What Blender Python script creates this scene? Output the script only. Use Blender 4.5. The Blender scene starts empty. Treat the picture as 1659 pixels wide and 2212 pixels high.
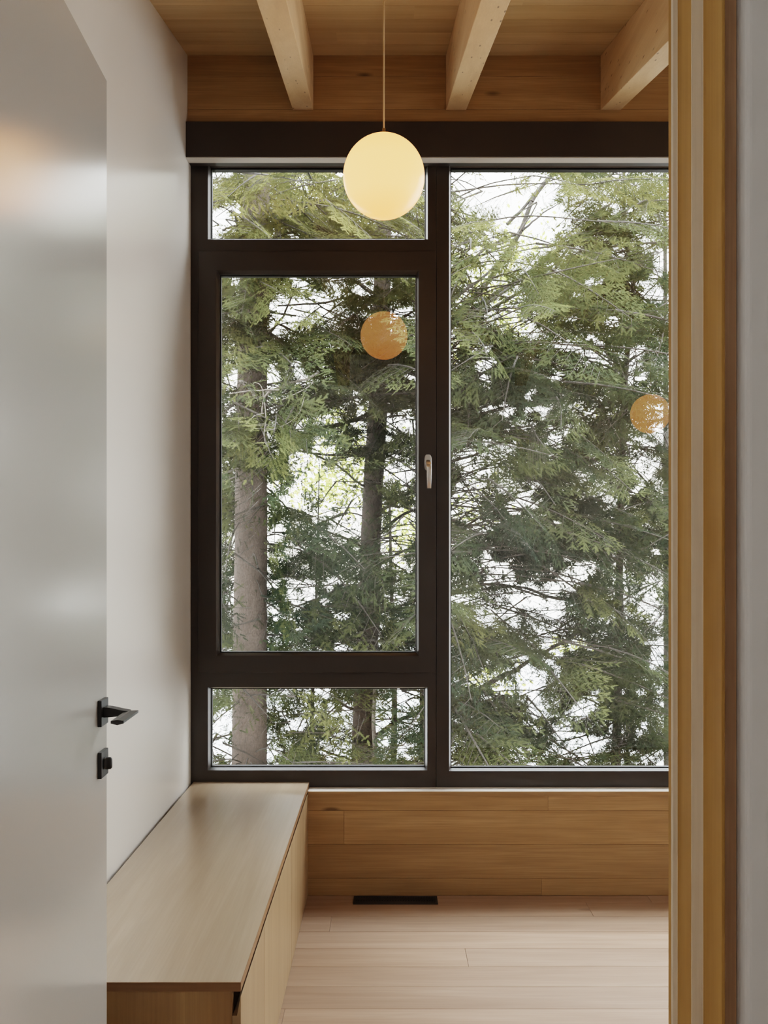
import bpy, bmesh, math, random
import numpy as np
from mathutils import Vector, Matrix

rng = np.random.default_rng(11)
random.seed(5)
scene = bpy.context.scene
COL = scene.collection

# ------------------------------------------------------------------ camera
F = 1907.0            # focal length in pixels of the 1659 x 2212 frame
PX, PY = 836.0, 1195.0  # principal point
EYE = 1.45


def at(px, py, d):
    """point seen at pixel (px,py) at depth d (world: X right, Y depth, Z up)"""
    return (
        (px - PX) * d / F,
        d,
        EYE + (PY - py) * d / F,
    )


cam_data = bpy.data.cameras.new('camera')
cam = bpy.data.objects.new('camera', cam_data)
COL.objects.link(cam)
cam.location = (0, 0, EYE)
cam.rotation_euler = (math.pi / 2, 0, 0)
cam_data.sensor_fit = 'HORIZONTAL'
cam_data.sensor_width = 36.0
cam_data.lens = 36.0 * F / 1659.0
cam_data.shift_x = (829.5 - PX) / 1659.0
cam_data.shift_y = (PY - 1106.0) / 1659.0
cam_data.clip_start = 0.02
cam_data.clip_end = 500
scene.camera = cam

# ------------------------------------------------------------------ helpers


class MB:
    """collects shapes, builds ONE mesh object"""

    def __init__(self):
        self.v, self.f, self.r = [], [], []

    def face_box(self, verts, rnd=0.5):
        b = len(self.v)
        self.v += verts
        for q in ((0, 3, 2, 1), (4, 5, 6, 7), (0, 1, 5, 4), (1, 2, 6, 5), (2, 3, 7, 6), (3, 0, 4, 7)):
            self.f.append(tuple(b + i for i in q))
            self.r.append(rnd)

    def box(self, x0, x1, y0, y1, z0, z1, rnd=0.5):
        x0, x1 = min(x0, x1), max(x0, x1)
        y0, y1 = min(y0, y1), max(y0, y1)
        z0, z1 = min(z0, z1), max(z0, z1)
        self.face_box([(x0, y0, z0), (x1, y0, z0), (x1, y1, z0), (x0, y1, z0),
                       (x0, y0, z1), (x1, y0, z1), (x1, y1, z1), (x0, y1, z1)], rnd)

    def prism(self, poly, z0, z1, rnd=0.5):
        """poly: counter-clockwise (x,y) list"""
        b, n = len(self.v), len(poly)
        self.v += [(x, y, z0) for x, y in poly] + [(x, y, z1) for x, y in poly]
        self.f.append(tuple(b + i for i in reversed(range(n))))
        self.f.append(tuple(b + n + i for i in range(n)))
        self.r += [rnd, rnd]
        for i in range(n):
            j = (i + 1) % n
            self.f.append((b + i, b + j, b + n + j, b + n + i))
            self.r.append(rnd)

    def ring(self, o, i, y0, y1, ch=0.008, chd=0.02, rnd=0.5):
        """picture-frame bar set; o,i = (x0,x1,z0,z1) outer/inner; front at y0, chamfered inner edge"""
        ic = (i[0] - ch, i[1] + ch, i[2] - ch, i[3] + ch)
        loops = []
        for (r, y) in ((o, y1), (o, y0), (ic, y0), (i, y0 + chd), (i, y1)):
            b = len(self.v)
            self.v += [(r[0], y, r[2]), (r[1], y, r[2]), (r[1], y, r[3]), (r[0], y, r[3])]
            loops.append(b)
        loops.append(loops[0])
        for a, c in zip(loops[:-1], loops[1:]):
            for k in range(4):
                m = (k + 1) % 4
                self.f.append((a + k, a + m, c + m, c + k))
                self.r.append(rnd)

    def lathe(self, prof, c, n=48, axis='z'):
        """prof: list of (r, h)"""
        b = len(self.v)
        for (r, h) in prof:
            for k in range(n):
                a = 2 * math.pi * k / n
                if axis == 'z':
                    self.v.append((c[0] + r * math.cos(a), c[1] + r * math.sin(a), c[2] + h))
                else:  # x axis
                    self.v.append((c[0] + h, c[1] + r * math.cos(a), c[2] + r * math.sin(a)))
        for i in range(len(prof) - 1):
            for k in range(n):
                m = (k + 1) % n
                self.f.append((b + i * n + k, b + i * n + m, b + (i + 1) * n + m, b + (i + 1) * n + k))
                self.r.append(0.5)

    def build(self, name, mat, parent=None, bevel=0.0, smooth=False, seg=2):
        me = bpy.data.meshes.new(name)
        me.from_pydata(self.v, [], self.f)
        bm = bmesh.new()
        bm.from_mesh(me)
        bmesh.ops.recalc_face_normals(bm, faces=bm.faces)
        bm.to_mesh(me)
        bm.free()
        at_ = me.attributes.new('rnd', 'FLOAT', 'FACE')
        at_.data.foreach_set('value', [float(x) for x in self.r])
        me.materials.append(mat)
        if smooth:
            me.polygons.foreach_set('use_smooth', [True] * len(me.polygons))
        o = bpy.data.objects.new(name, me)
        COL.objects.link(o)
        if parent:
            put(o, parent)
        if bevel > 0:
            m = o.modifiers.new('bevel', 'BEVEL')
            m.width = bevel
            m.segments = seg
            m.limit_method = 'ANGLE'
            m.angle_limit = math.radians(40)
        return o


WORLD = {}      # world position of every Empty (meshes keep world coordinates)


def put(o, parent):
    """parent o keeping its world coordinates (parents are only translated)"""
    o.parent = parent
    o.matrix_parent_inverse = Matrix.Translation(-WORLD.get(parent.name, Vector((0, 0, 0))))


def empty(name, loc, rz=0.0):
    o = bpy.data.objects.new(name, None)
    o.empty_display_size = 0.1
    COL.objects.link(o)
    o.location = loc
    WORLD[o.name] = Vector(loc)
    return o


def tag(o, label=None, cat=None, group=None, kind=None):
    if label:
        o['label'] = label
    if cat:
        o['category'] = cat
    if group:
        o['group'] = group
    if kind:
        o['kind'] = kind
    return o


def struct(o, label=None, cat=None):
    o['kind'] = 'structure'
    if label:
        o['label'] = label
    if cat:
        o['category'] = cat
    return o


# ------------------------------------------------------------------ materials
def new_mat(name):
    m = bpy.data.materials.new(name)
    m.use_nodes = True
    nt = m.node_tree
    nt.nodes.clear()
    out = nt.nodes.new('ShaderNodeOutputMaterial')
    return m, nt, out


def N(nt, typ, **kw):
    n = nt.nodes.new(typ)
    for k, v in kw.items():
        if k in n.inputs:
            n.inputs[k].default_value = v
        else:
            setattr(n, k, v)
    return n


def ramp(nt, fac, stops):
    r = nt.nodes.new('ShaderNodeValToRGB')
    el = r.color_ramp.elements
    while len(el) > 1:
        el.remove(el[-1])
    el[0].position = stops[0][0]
    el[0].color = (*stops[0][1], 1)
    for p, c in stops[1:]:
        e = el.new(p)
        e.color = (*c, 1)
    nt.links.new(fac, r.inputs['Fac'])
    return r.outputs['Color']


def principled(nt, out, **kw):
    p = nt.nodes.new('ShaderNodeBsdfPrincipled')
    for k, v in kw.items():
        p.inputs[k].default_value = v
    nt.links.new(p.outputs[0], out.inputs['Surface'])
    return p


def mixc(nt, fac, a, b, mode='MIX'):
    m = nt.nodes.new('ShaderNodeMix')
    m.data_type = 'RGBA'
    m.blend_type = mode
    for sock, val in ((m.inputs['Factor'], fac), (m.inputs[6], a), (m.inputs[7], b)):
        if isinstance(val, (int, float)):
            sock.default_value = val
        elif isinstance(val, tuple):
            sock.default_value = (*val, 1)
        else:
            nt.links.new(val, sock)
    return m.outputs[2]


def mathn(nt, op, a, b=0.0):
    m = nt.nodes.new('ShaderNodeMath')
    m.operation = op
    for i, val in enumerate((a, b)):
        if isinstance(val, (int, float)):
            m.inputs[i].default_value = val
        else:
            nt.links.new(val, m.inputs[i])
    return m.outputs[0]


def wood(name, axis, dark, mid, light, rough=0.45, flecks=0.0, knots=0.0, vary=0.14, coat=0.0,
         grain=1.0, spec=0.5):
    m, nt, out = new_mat(name)
    tc = N(nt, 'ShaderNodeTexCoord')
    at_ = N(nt, 'ShaderNodeAttribute', attribute_name='rnd')
    off = N(nt, 'ShaderNodeVectorMath', operation='SCALE')
    off.inputs[0].default_value = (7.3, 11.7, 5.1)
    nt.links.new(at_.outputs['Fac'], off.inputs['Scale'])
    add = N(nt, 'ShaderNodeVectorMath', operation='ADD')
    nt.links.new(tc.outputs['Object'], add.inputs[0])
    nt.links.new(off.outputs[0], add.inputs[1])

    def stretched(al, ac):
        mp = N(nt, 'ShaderNodeMapping')
        s = [ac, ac, ac]
        s['XYZ'.index(axis)] = al
        mp.inputs['Scale'].default_value = s
        nt.links.new(add.outputs[0], mp.inputs['Vector'])
        return mp.outputs[0]

    n1 = N(nt, 'ShaderNodeTexNoise', Scale=1.0, Detail=5.0, Roughness=0.55, Distortion=0.6)
    nt.links.new(stretched(0.9, 14.0), n1.inputs['Vector'])
    n2 = N(nt, 'ShaderNodeTexNoise', Scale=1.0, Detail=3.0, Roughness=0.6, Distortion=0.2)
    nt.links.new(stretched(4.0, 190.0), n2.inputs['Vector'])
    # cathedral growth rings
    n3 = N(nt, 'ShaderNodeTexNoise', Scale=1.0, Detail=2.0, Roughness=0.5)
    nt.links.new(stretched(0.55, 5.0), n3.inputs['Vector'])
    rings = mathn(nt, 'SINE', mathn(nt, 'MULTIPLY', n3.outputs['Fac'], 95.0))
    rings = mathn(nt, 'MULTIPLY', mathn(nt, 'ADD', rings, 1.0), 0.5)
    base = ramp(nt, n1.outputs['Fac'], [(0.3, dark), (0.52, mid), (0.72, light)])
    c = mixc(nt, mathn(nt, 'MULTIPLY', rings, 0.22 * grain), base, dark)
    pores = ramp(nt, n2.outputs['Fac'], [(0.36, (1, 1, 1)), (0.62, (0, 0, 0))])
    c = mixc(nt, mathn(nt, 'MULTIPLY', pores, 0.28 * grain), c, tuple(x * 0.72 for x in dark))
    if flecks:
        vo = N(nt, 'ShaderNodeTexVoronoi', Scale=1.0, Randomness=1.0)
        nt.links.new(stretched(9.0, 40.0), vo.inputs['Vector'])
        fl = ramp(nt, vo.outputs['Distance'], [(0.07, (1, 1, 1)), (0.15, (0, 0, 0))])
        c = mixc(nt, mathn(nt, 'MULTIPLY', fl, flecks), c, (0.06, 0.03, 0.012))
    if knots:
        vk = N(nt, 'ShaderNodeTexVoronoi', Scale=1.0, Randomness=1.0)
        nt.links.new(stretched(1.6, 5.0), vk.inputs['Vector'])
        kn = ramp(nt, vk.outputs['Distance'], [(0.03, (1, 1, 1)), (0.075, (0, 0, 0))])
        c = mixc(nt, mathn(nt, 'MULTIPLY', kn, knots), c, (0.05, 0.025, 0.01))
    hs = N(nt, 'ShaderNodeHueSaturation')
    nt.links.new(c, hs.inputs['Color'])
    v = mathn(nt, 'ADD', mathn(nt, 'MULTIPLY', at_.outputs['Fac'], 2 * vary), 1.0 - vary)
    nt.links.new(v, hs.inputs['Value'])
    p = principled(nt, out, Roughness=rough)
    p.inputs['Specular IOR Level'].default_value = spec
    p.inputs['Coat Weight'].default_value = coat
    p.inputs['Coat Roughness'].default_value = 0.24
    p.inputs['Coat IOR'].default_value = 1.85
    nt.links.new(hs.outputs[0], p.inputs['Base Color'])
    bp = N(nt, 'ShaderNodeBump', Strength=0.06, Distance=0.002)
    nt.links.new(n2.outputs['Fac'], bp.inputs['Height'])
    nt.links.new(bp.outputs[0], p.inputs['Normal'])
    return m


def paint(name, col, rough=0.5, bump=0.02, spec=0.5, scale=220.0, metallic=0.0, dist=0.001, coat=0.0):
    m, nt, out = new_mat(name)
    p = principled(nt, out, Roughness=rough, Metallic=metallic)
    p.inputs['Coat Weight'].default_value = coat
    p.inputs['Coat Roughness'].default_value = rough
    p.inputs['Specular IOR Level'].default_value = spec
    tc = N(nt, 'ShaderNodeTexCoord')
    n = N(nt, 'ShaderNodeTexNoise', Scale=scale, Detail=3.0)
    nt.links.new(tc.outputs['Object'], n.inputs['Vector'])
    n2 = N(nt, 'ShaderNodeTexNoise', Scale=1.7, Detail=2.0)
    nt.links.new(tc.outputs['Object'], n2.inputs['Vector'])
    c = mixc(nt, n2.outputs['Fac'], tuple(x * 0.97 for x in col), tuple(min(1, x * 1.03) for x in col))
    nt.links.new(c, p.inputs['Base Color'])
    if bump:
        b = N(nt, 'ShaderNodeBump', Strength=bump, Distance=dist)
        nt.links.new(n.outputs['Fac'], b.inputs['Height'])
        nt.links.new(b.outputs[0], p.inputs['Normal'])
    return m


W_FLOOR = wood('floor_oak', 'X', (0.267, 0.166, 0.105), (0.339, 0.222, 0.150), (0.396, 0.271, 0.190), rough=0.48, vary=0.07, knots=0.35, grain=0.9, spec=0.3)
W_WALL = wood('wall_oak', 'X', (0.324, 0.194, 0.086), (0.405, 0.252, 0.117), (0.468, 0.302, 0.149), rough=0.5, vary=0.15, knots=0.7, grain=1.6)
W_CEIL = wood('ceiling_hemlock', 'X', (0.459, 0.320, 0.167), (0.531, 0.383, 0.211), (0.594, 0.432, 0.252), rough=0.55, vary=0.10, grain=0.6)
W_BEAM = wood('beam_spruce', 'Y', (0.521, 0.344, 0.186), (0.614, 0.428, 0.242), (0.670, 0.493, 0.298), rough=0.55, flecks=0.75, vary=0.04, grain=0.5)
W_TOP = wood('bench_oak_lengthwise', 'Y', (0.340, 0.239, 0.152), (0.396, 0.290, 0.193), (0.451, 0.336, 0.230), rough=0.34, vary=0.03, grain=0.7, spec=0.6, coat=1.0)
W_DOOR = wood('bench_oak_upright', 'Z', (0.302, 0.196, 0.102), (0.356, 0.242, 0.132), (0.401, 0.280, 0.163), rough=0.42, vary=0.05, grain=0.8)
W_SHADED = wood('bench_oak_shaded', 'X', (0.20, 0.10, 0.045), (0.25, 0.13, 0.055), (0.30, 0.17, 0.07), rough=0.5, vary=0.03)
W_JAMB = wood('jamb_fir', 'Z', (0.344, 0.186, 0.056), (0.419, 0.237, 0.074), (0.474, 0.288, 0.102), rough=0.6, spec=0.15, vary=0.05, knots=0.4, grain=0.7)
W_JAMB_LIT = wood('jamb_fir_hall_lit', 'Z', (0.66, 0.55, 0.41), (0.76, 0.66, 0.52), (0.82, 0.73, 0.60), rough=0.4, vary=0.05, knots=0.4, grain=0.6)
W_LINER = wood('jamb_liner_fir', 'Z', (0.446, 0.270, 0.149), (0.567, 0.365, 0.216), (0.648, 0.432, 0.270), rough=0.5, vary=0.05, knots=0.8)
W_SILL_LIT = wood('sill_oak_skylit', 'X', (0.76, 0.68, 0.58), (0.82, 0.75, 0.66), (0.86, 0.80, 0.71), rough=0.35, coat=0.6, vary=0.03, grain=0.6)
M_WALL = paint('white_wall_paint', (0.71, 0.685, 0.64), rough=0.25, bump=0.05, spec=1.0, scale=150)
M_HALL = paint('hall_wall_paint', (0.68, 0.67, 0.655), rough=0.55, bump=0.05, scale=150)
M_DOOR = paint('door_paint', (0.428, 0.413, 0.392), rough=0.19, spec=1.0, bump=0.08, coat=0.6, scale=190)
M_FRAME = paint('bronze_frame', (0.031, 0.024, 0.020), rough=0.38, bump=0.02)
M_FASCIA = paint('bronze_fascia', (0.034, 0.027, 0.024), rough=0.45, bump=0.02)
M_GASKET = paint('black_gasket', (0.006, 0.006, 0.007), rough=0.5, bump=0)
M_SOFFIT = paint('soffit_grey', (0.50, 0.47, 0.43), rough=0.6, bump=0)
M_BLACK = paint('black_hardware', (0.012, 0.012, 0.012), rough=0.33, bump=0.02)
M_VENT = paint('black_vent', (0.010, 0.009, 0.009), rough=0.4, bump=0.0)
M_STEEL = paint('satin_steel', (0.62, 0.60, 0.57), rough=0.28, bump=0.0, metallic=1.0)
M_BRASS = paint('aged_brass', (0.30, 0.19, 0.07), rough=0.38, bump=0.0, metallic=0.9)
M_CORD = paint('cord_beige', (0.62, 0.49, 0.30), rough=0.7, bump=0.3, scale=900)
M_DARK = paint('dark_gap', (0.02, 0.016, 0.012), rough=0.8, bump=0)


def make_glass():
    m, nt, out = new_mat('window_glass')
    tr = N(nt, 'ShaderNodeBsdfTransparent')
    tr.inputs['Color'].default_value = (0.97, 0.985, 0.975, 1)
    gl = N(nt, 'ShaderNodeBsdfGlossy', Roughness=0.0)
    gl.inputs['Color'].default_value = (1, 0.98, 0.95, 1)
    fr = N(nt, 'ShaderNodeFresnel', IOR=1.5)
    fac = mathn(nt, 'MULTIPLY', fr.outputs[0], 2.6)   # four faces of a double pane
    mx = N(nt, 'ShaderNodeMixShader')
    nt.links.new(mathn(nt, 'MINIMUM', fac, 1.0), mx.inputs[0])
    nt.links.new(tr.outputs[0], mx.inputs[1])
    nt.links.new(gl.outputs[0], mx.inputs[2])
    nt.links.new(mx.outputs[0], out.inputs['Surface'])
    return m


M_GLASS = make_glass()


def make_globe():
    m, nt, out = new_mat('lit_opal_glass')
    p = principled(nt, out, Roughness=0.3)
    p.inputs['Base Color'].default_value = (0.30, 0.24, 0.17, 1)
    p.inputs['Specular IOR Level'].default_value = 0.25
    tc = N(nt, 'ShaderNodeTexCoord')
    sp = N(nt, 'ShaderNodeSeparateXYZ')
    nt.links.new(tc.outputs['Generated'], sp.inputs[0])
    c = ramp(nt, sp.outputs['Z'], [(0.0, (1.0, 0.33, 0.075)), (0.25, (1.0, 0.42, 0.115)), (0.6, (1.0, 0.43, 0.12)), (1.0, (1.0, 0.37, 0.095))])
    nt.links.new(c, p.inputs['Emission Color'])
    p.inputs['Emission Strength'].default_value = GLOBE
    return m


GLOBE = 2.8
M_GLOBE = make_globe()

# ------------------------------------------------------------------ the room
XL = -0.845         # left wall face
XR = 3.0            # right wall face (hidden behind the jamb)
YB = 3.739          # back wall, board faces
YF = 3.704          # header fascia face
YW = 3.80           # window frame front
YG = 3.835          # glass
SW = F / YW
CS = 0.235          # ceiling slope (rises towards the window)
ZC = 3.558


def zceil(y):
    return ZC - CS * (YB - y)


def wx(px):
    return (px - PX) / SW


def wz(py):
    return EYE + (PY - py) / SW


def rows_of(joints, x0, x1):
    xs = [x0] + sorted(j for j in joints if x0 < j < x1) + [x1]
    return list(zip(xs[:-1], xs[1:]))


# floor: one mesh of boards running across the view
mb = MB()
pitch = 0.143
y = YB - 0.5 * pitch
edges = [YB, y]
while y > 0.9:
    y -= pitch
    edges.append(y)
known = {1: [1.9], 2: [-0.209, 0.87, 2.6], 3: [1.5], 4: [0.286, 2.3], 5: [1.2], 6: [-0.6, 1.7], 0: [1.1]}
for i in range(len(edges) - 1):
    j = known.get(i)
    if i == 1:
        j = [0.825, 2.6]
    elif i == 2:
        j = [-0.221, 1.6]
    elif j is None:
        s = random.uniform(-0.8, 0.9)
        j = [s, s + 1.8]
    for (a, b) in rows_of(j, XL - 0.1, XR):
        mb.box(a + 0.0005, b - 0.0005, edges[i + 1] + 0.0005, edges[i] - 0.0005, -0.015, 0.0, random.random())
mb.box(XL - 0.1, XR, 0.9, YW + 0.1, -0.06, -0.016, 0.3)
mb.box(-1.3, 1.6, -1.7, 0.93, -0.06, 0.0, 0.5)
struct(mb.build('floor', W_FLOOR, bevel=0.0006, seg=1), 'pale oak plank floor of the room')

# left wall (top follows the ceiling slope)
mb = MB()
mb.face_box([(XL - 0.12, 0.95, -0.05), (XL, 0.95, -0.05), (XL, 4.05, -0.05), (XL - 0.12, 4.05, -0.05),
             (XL - 0.12, 0.95, zceil(0.95) + 0.02), (XL, 0.95, zceil(0.95) + 0.02), (XL, 4.05, zceil(4.05) + 0.02), (XL - 0.12, 4.05, zceil(4.05) + 0.02)])
struct(mb.build('wall_left', M_WALL), 'white painted left wall')

mb = MB()
mb.box(XR, XR + 0.12, 0.95, 4.05, -0.05, 3.9)
struct(mb.build('wall_right', M_WALL), 'white painted right wall hidden behind the door jamb')

# ceiling boards, running across, on the slope
mb = MB()
cb = 0.1405
k = 0
al = math.atan(CS)
u = 0.0
U = (YB - 0.95) / math.cos(al)
while u < U:
    u1 = min(u + cb, U)
    jn = {0: [1.9], 1: [-0.2, 2.1], 2: [0.95], 3: [0.1, 2.2]}.get(k, [random.uniform(-0.6, 2.6)])
    for (a, b) in rows_of(jn, XL, XR):
        ya, yb = YB - (u + 0.0006) * math.cos(al), YB - (u1 - 0.0006) * math.cos(al)
        za, zb = zceil(ya), zceil(yb)
        mb.face_box([(a, yb, zb), (b, yb, zb), (b, ya, za), (a, ya, za),
                     (a, yb, zb + 0.015), (b, yb, zb + 0.015), (b, ya, za + 0.015), (a, ya, za + 0.015)], random.random())
    u += cb
    k += 1
mb.face_box([(XL - 0.12, 0.9, zceil(0.9) + 0.016), (XR + .12, 0.9, zceil(0.9) + 0.016), (XR + .12, 4.05, zceil(4.05) + 0.016), (XL - 0.12, 4.05, zceil(4.05) + 0.016),
             (XL - 0.12, 0.9, zceil(0.9) + 0.1), (XR + .12, 0.9, zceil(0.9) + 0.1), (XR + .12, 4.05, zceil(4.05) + 0.1), (XL - 0.12, 4.05, zceil(4.05) + 0.1)], 0.2)
struct(mb.build('ceiling', W_CEIL), 'sloping ceiling of honey coloured wood boards')

# back wall: boards above the header and under the window (one wall, one mesh)
ZS = 0.443          # sill top
mb = MB()
zr = [3.59, 3.47, 3.33, 3.262]
uj = {0: [0.9], 1: [1.5], 2: [2.2]}
for i in range(3):
    for (a, b) in rows_of(uj[i], XL, XR):
        mb.box(a, b, YB, YB + 0.015, zr[i + 1] + 0.0006, zr[i] - 0.0006, random.uniform(0.35, 0.65))
mb.box(XL, XR, YB + 0.015, YW - 0.002, 3.125, 3.70, 0.3)
mb.box(XL, XR, YW - 0.002, YB + 0.2, 3.175, 3.70, 0.3)
zl = [ZS - 0.018, 0.3598, 0.2167, 0.0735, 0.0]
lj = {0: [wx(1184) * YB / YW], 1: [(743 - PX) / 510.0, 2.2], 2: [1.6], 3: [(1170 - PX) / 510.0]}
for i in range(4):
    for (a, b) in rows_of(lj[i], XL, XR):
        mb.box(a + 0.0004, b - 0.0004, YB, YB + 0.015, zl[i + 1] + 0.0006, zl[i] - 0.0006, random.random())
mb.box(XL, XR, YB + 0.015, YB + 0.2, -0.05, ZS - 0.02, 0.3)
mb.box(2.35, XR, YB + 0.0, YB + 0.2, ZS - 0.018, 3.3, 0.5)
struct(mb.build('wall_back', W_WALL, bevel=0.0005, seg=1), 'wood board wall above and below the window')

# header fascia + soffit over the window
mb = MB()
mb.box(XL + 0.0005, XR, YF, YW - 0.003, 3.1135, 3.262)
tr1 = mb.build('trim_1', M_FASCIA, bevel=0.002)
struct(tr1, 'dark bronze header band above the window')
mb = MB()
mb.box(XL + 0.0005, 2.35, YF + 0.004, 3.757, 3.1105, 3.1134)
s = mb.build('soffit_panel', M_SOFFIT, tr1)
s['label'] = 'pale grey underside strip of the header'

# sill cap, skylight on its top put into the pale wood colour
mb = MB()
BSX = -0.334
mb.box(BSX, 2.35, YB - 0.006, YW + 0.002, ZS - 0.018, ZS)
sill = struct(mb.build('trim_2', W_SILL_LIT), 'wood window sill cap with skylight put into its pale colour')
mb = MB()
mb.box(BSX, 2.35, YB - 0.0085, YB - 0.0061, ZS - 0.018, ZS - 0.0006)
mb.build('front_edge', W_WALL, sill)

# ------------------------------------------------------------------ windows
# left unit: one frame, a fixed pane on top, an opening casement, a fixed pane below
win = struct(empty('window_1', (wx(677), YW, ZS)), 'dark bronze window unit with a casement between two fixed panes')


def rect(x0, x1, y0, y1):
    return (wx(x0), wx(x1), wz(y1), wz(y0))


ZT = 335
mb = MB()
mb.ring(rect(412 - 3, 942, ZT, 530), rect(453, 920, 358, 513), YW, YW + 0.07)
mb.ring(rect(412 - 3, 942, 530, 1468), rect(440, 932, 555, 1442), YW, YW + 0.07, ch=0.002)
mb.ring(rect(412 - 3, 942, 1468, 1703), rect(453, 919, 1488, 1660), YW, YW + 0.07)
mb.build('window_frame', M_FRAME, win)
sm = MB()
sm.ring(rect(430, 941.5, 545, 1452), rect(473, 900, 591, 1411), YW - 0.016, YW + 0.06, ch=0.009, chd=0.024)
sash = sm.build('casement_sash', M_FRAME, win, bevel=0.0015)


def gasket(r, parent, t=0.004):
    g = MB()
    ii = (r[0] + t, r[1] - t, r[2] + t, r[3] - t)
    g.ring(r, ii, YG - 0.010, YG + 0.012, ch=0.0, chd=0.001)
    return g.build('glazing_gasket', M_GASKET, parent)


def pane(r, parent, turn=0.0):
    g = MB()
    b = len(g.v)
    e = 0.003
    # a slightly turned pane (real panes are never perfectly parallel)
    dy0, dy1 = (r[0] - (r[0] + r[1]) / 2) * turn, (r[1] - (r[0] + r[1]) / 2) * turn
    g.v += [(r[0] - e, YG + dy0, r[2] - e), (r[1] + e, YG + dy1, r[2] - e), (r[1] + e, YG + dy1, r[3] + e), (r[0] - e, YG + dy0, r[3] + e)]
    g.f.append((0, 1, 2, 3))
    g.r.append(0.5)
    return g.build('glass_pane', M_GLASS, parent)


for r in (rect(453, 920, 359, 513), rect(453, 919, 1488, 1660)):
    gasket(r, win)
    pane(r, win)
gasket(rect(473, 900, 591, 1411), sash)
pane(rect(473, 900, 591, 1411), sash, 0.003)

# casement handle: rose plate + cranked lever, satin steel
hx, hz0 = wx(924), wz(1020)
wh = empty('casement_handle', (hx, YW - 0.016, wz(1000)))
put(wh, win)
wh['label'] = 'satin steel lever handle'
mb = MB()
yh = YW - 0.016
nseg = 28


def pill(mb, cx, cz, hw, hh, y0, y1, taper=1.0):
    """rounded upright plate"""
    b = len(mb.v)
    pts = []
    for kk in range(nseg):
        a = 2 * math.pi * kk / nseg
        ca, sa = math.cos(a), math.sin(a)
        e = 0.5
        pts.append((math.copysign(abs(ca) ** e, ca) * hw, math.copysign(abs(sa) ** 0.75, sa) * hh))
    for yv, sc in ((y1, 1.0), (y0 + 0.0015, 1.0), (y0, 0.92)):
        mb.v += [(cx + p * sc, yv, cz + q * (1 - (1 - sc) * 0.3)) for p, q in pts]
    for l in range(2):
        for kk in range(nseg):
            mm = (kk + 1) % nseg
            mb.f.append((b + l * nseg + kk, b + l * nseg + mm, b + (l + 1) * nseg + mm, b + (l + 1) * nseg + kk))
            mb.r.append(0.5)
    mb.f.append(tuple(b + 2 * nseg + kk for kk in range(nseg)))
    mb.r.append(0.5)


pill(mb, hx, wz(1000), 0.0155, 0.034, yh - 0.008, yh)
mb.build('handle_rose', M_STEEL, wh)
mb = MB()


def loft(mb, secs):
    """secs: list of (centre, half-width vector, half-height vector); rounded quad sections"""
    n = 16
    b = len(mb.v)
    for c, hw, hh in secs:
        c, hw, hh = Vector(c), Vector(hw), Vector(hh)
        for kk in range(n):
            a = 2 * math.pi * kk / n
            ca, sa = math.cos(a), math.sin(a)
            p = c + hw * math.copysign(abs(ca) ** 0.55, ca) + hh * math.copysign(abs(sa) ** 0.55, sa)
            mb.v.append(tuple(p))
    m = len(secs)
    for i in range(m - 1):
        for kk in range(n):
            j = (kk + 1) % n
            mb.f.append((b + i * n + kk, b + i * n + j, b + (i + 1) * n + j, b + (i + 1) * n + kk))
            mb.r.append(0.5)
    mb.f.append(tuple(b + kk for kk in reversed(range(n))))
    mb.f.append(tuple(b + (m - 1) * n + kk for kk in range(n)))
    mb.r += [0.5, 0.5]


zt, zb = wz(996), wz(1057)
hx2 = hx + 0.003
loft(mb, [((hx, yh - 0.004, wz(1001)), (0.0105, 0, 0), (0, 0, 0.011)),
          ((hx, yh - 0.020, wz(1001)), (0.0100, 0, 0), (0, 0, 0.0105)),
          ((hx + 0.0005, yh - 0.034, wz(1000.5)), (0.0105, 0, 0), (0, 0.004, 0.0095)),
          ((hx + 0.001, yh - 0.043, wz(1004)), (0.0108, 0, 0), (0, 0.006, 0.006)),
          ((hx2, yh - 0.046, wz(1012)), (0.0104, 0, 0), (0, 0.006, 0.001)),
          ((hx2, yh - 0.044, wz(1035)), (0.0098, 0, 0), (0, 0.005, 0.0)),
          ((hx2, yh - 0.043, zb), (0.0085, 0, 0), (0, 0.0045, 0.0))])
mb.build('lever', M_STEEL, wh, smooth=True)

# right unit: one large fixed pane running on behind the jamb
win2 = struct(empty('window_2', (wx(1470), YW, ZS)), 'large dark bronze fixed window to the right of the casement')
mb = MB()
mb.ring((wx(942.5), 2.37, wz(1703), wz(ZT)), (wx(974), 2.30, wz(1662), wz(358)), YW, YW + 0.07)
mb.build('window_frame', M_FRAME, win2, bevel=0.001)
rr = (wx(974), 2.30, wz(1662), wz(359))
gasket(rr, win2)
pane(rr, win2, 0.0)

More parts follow.
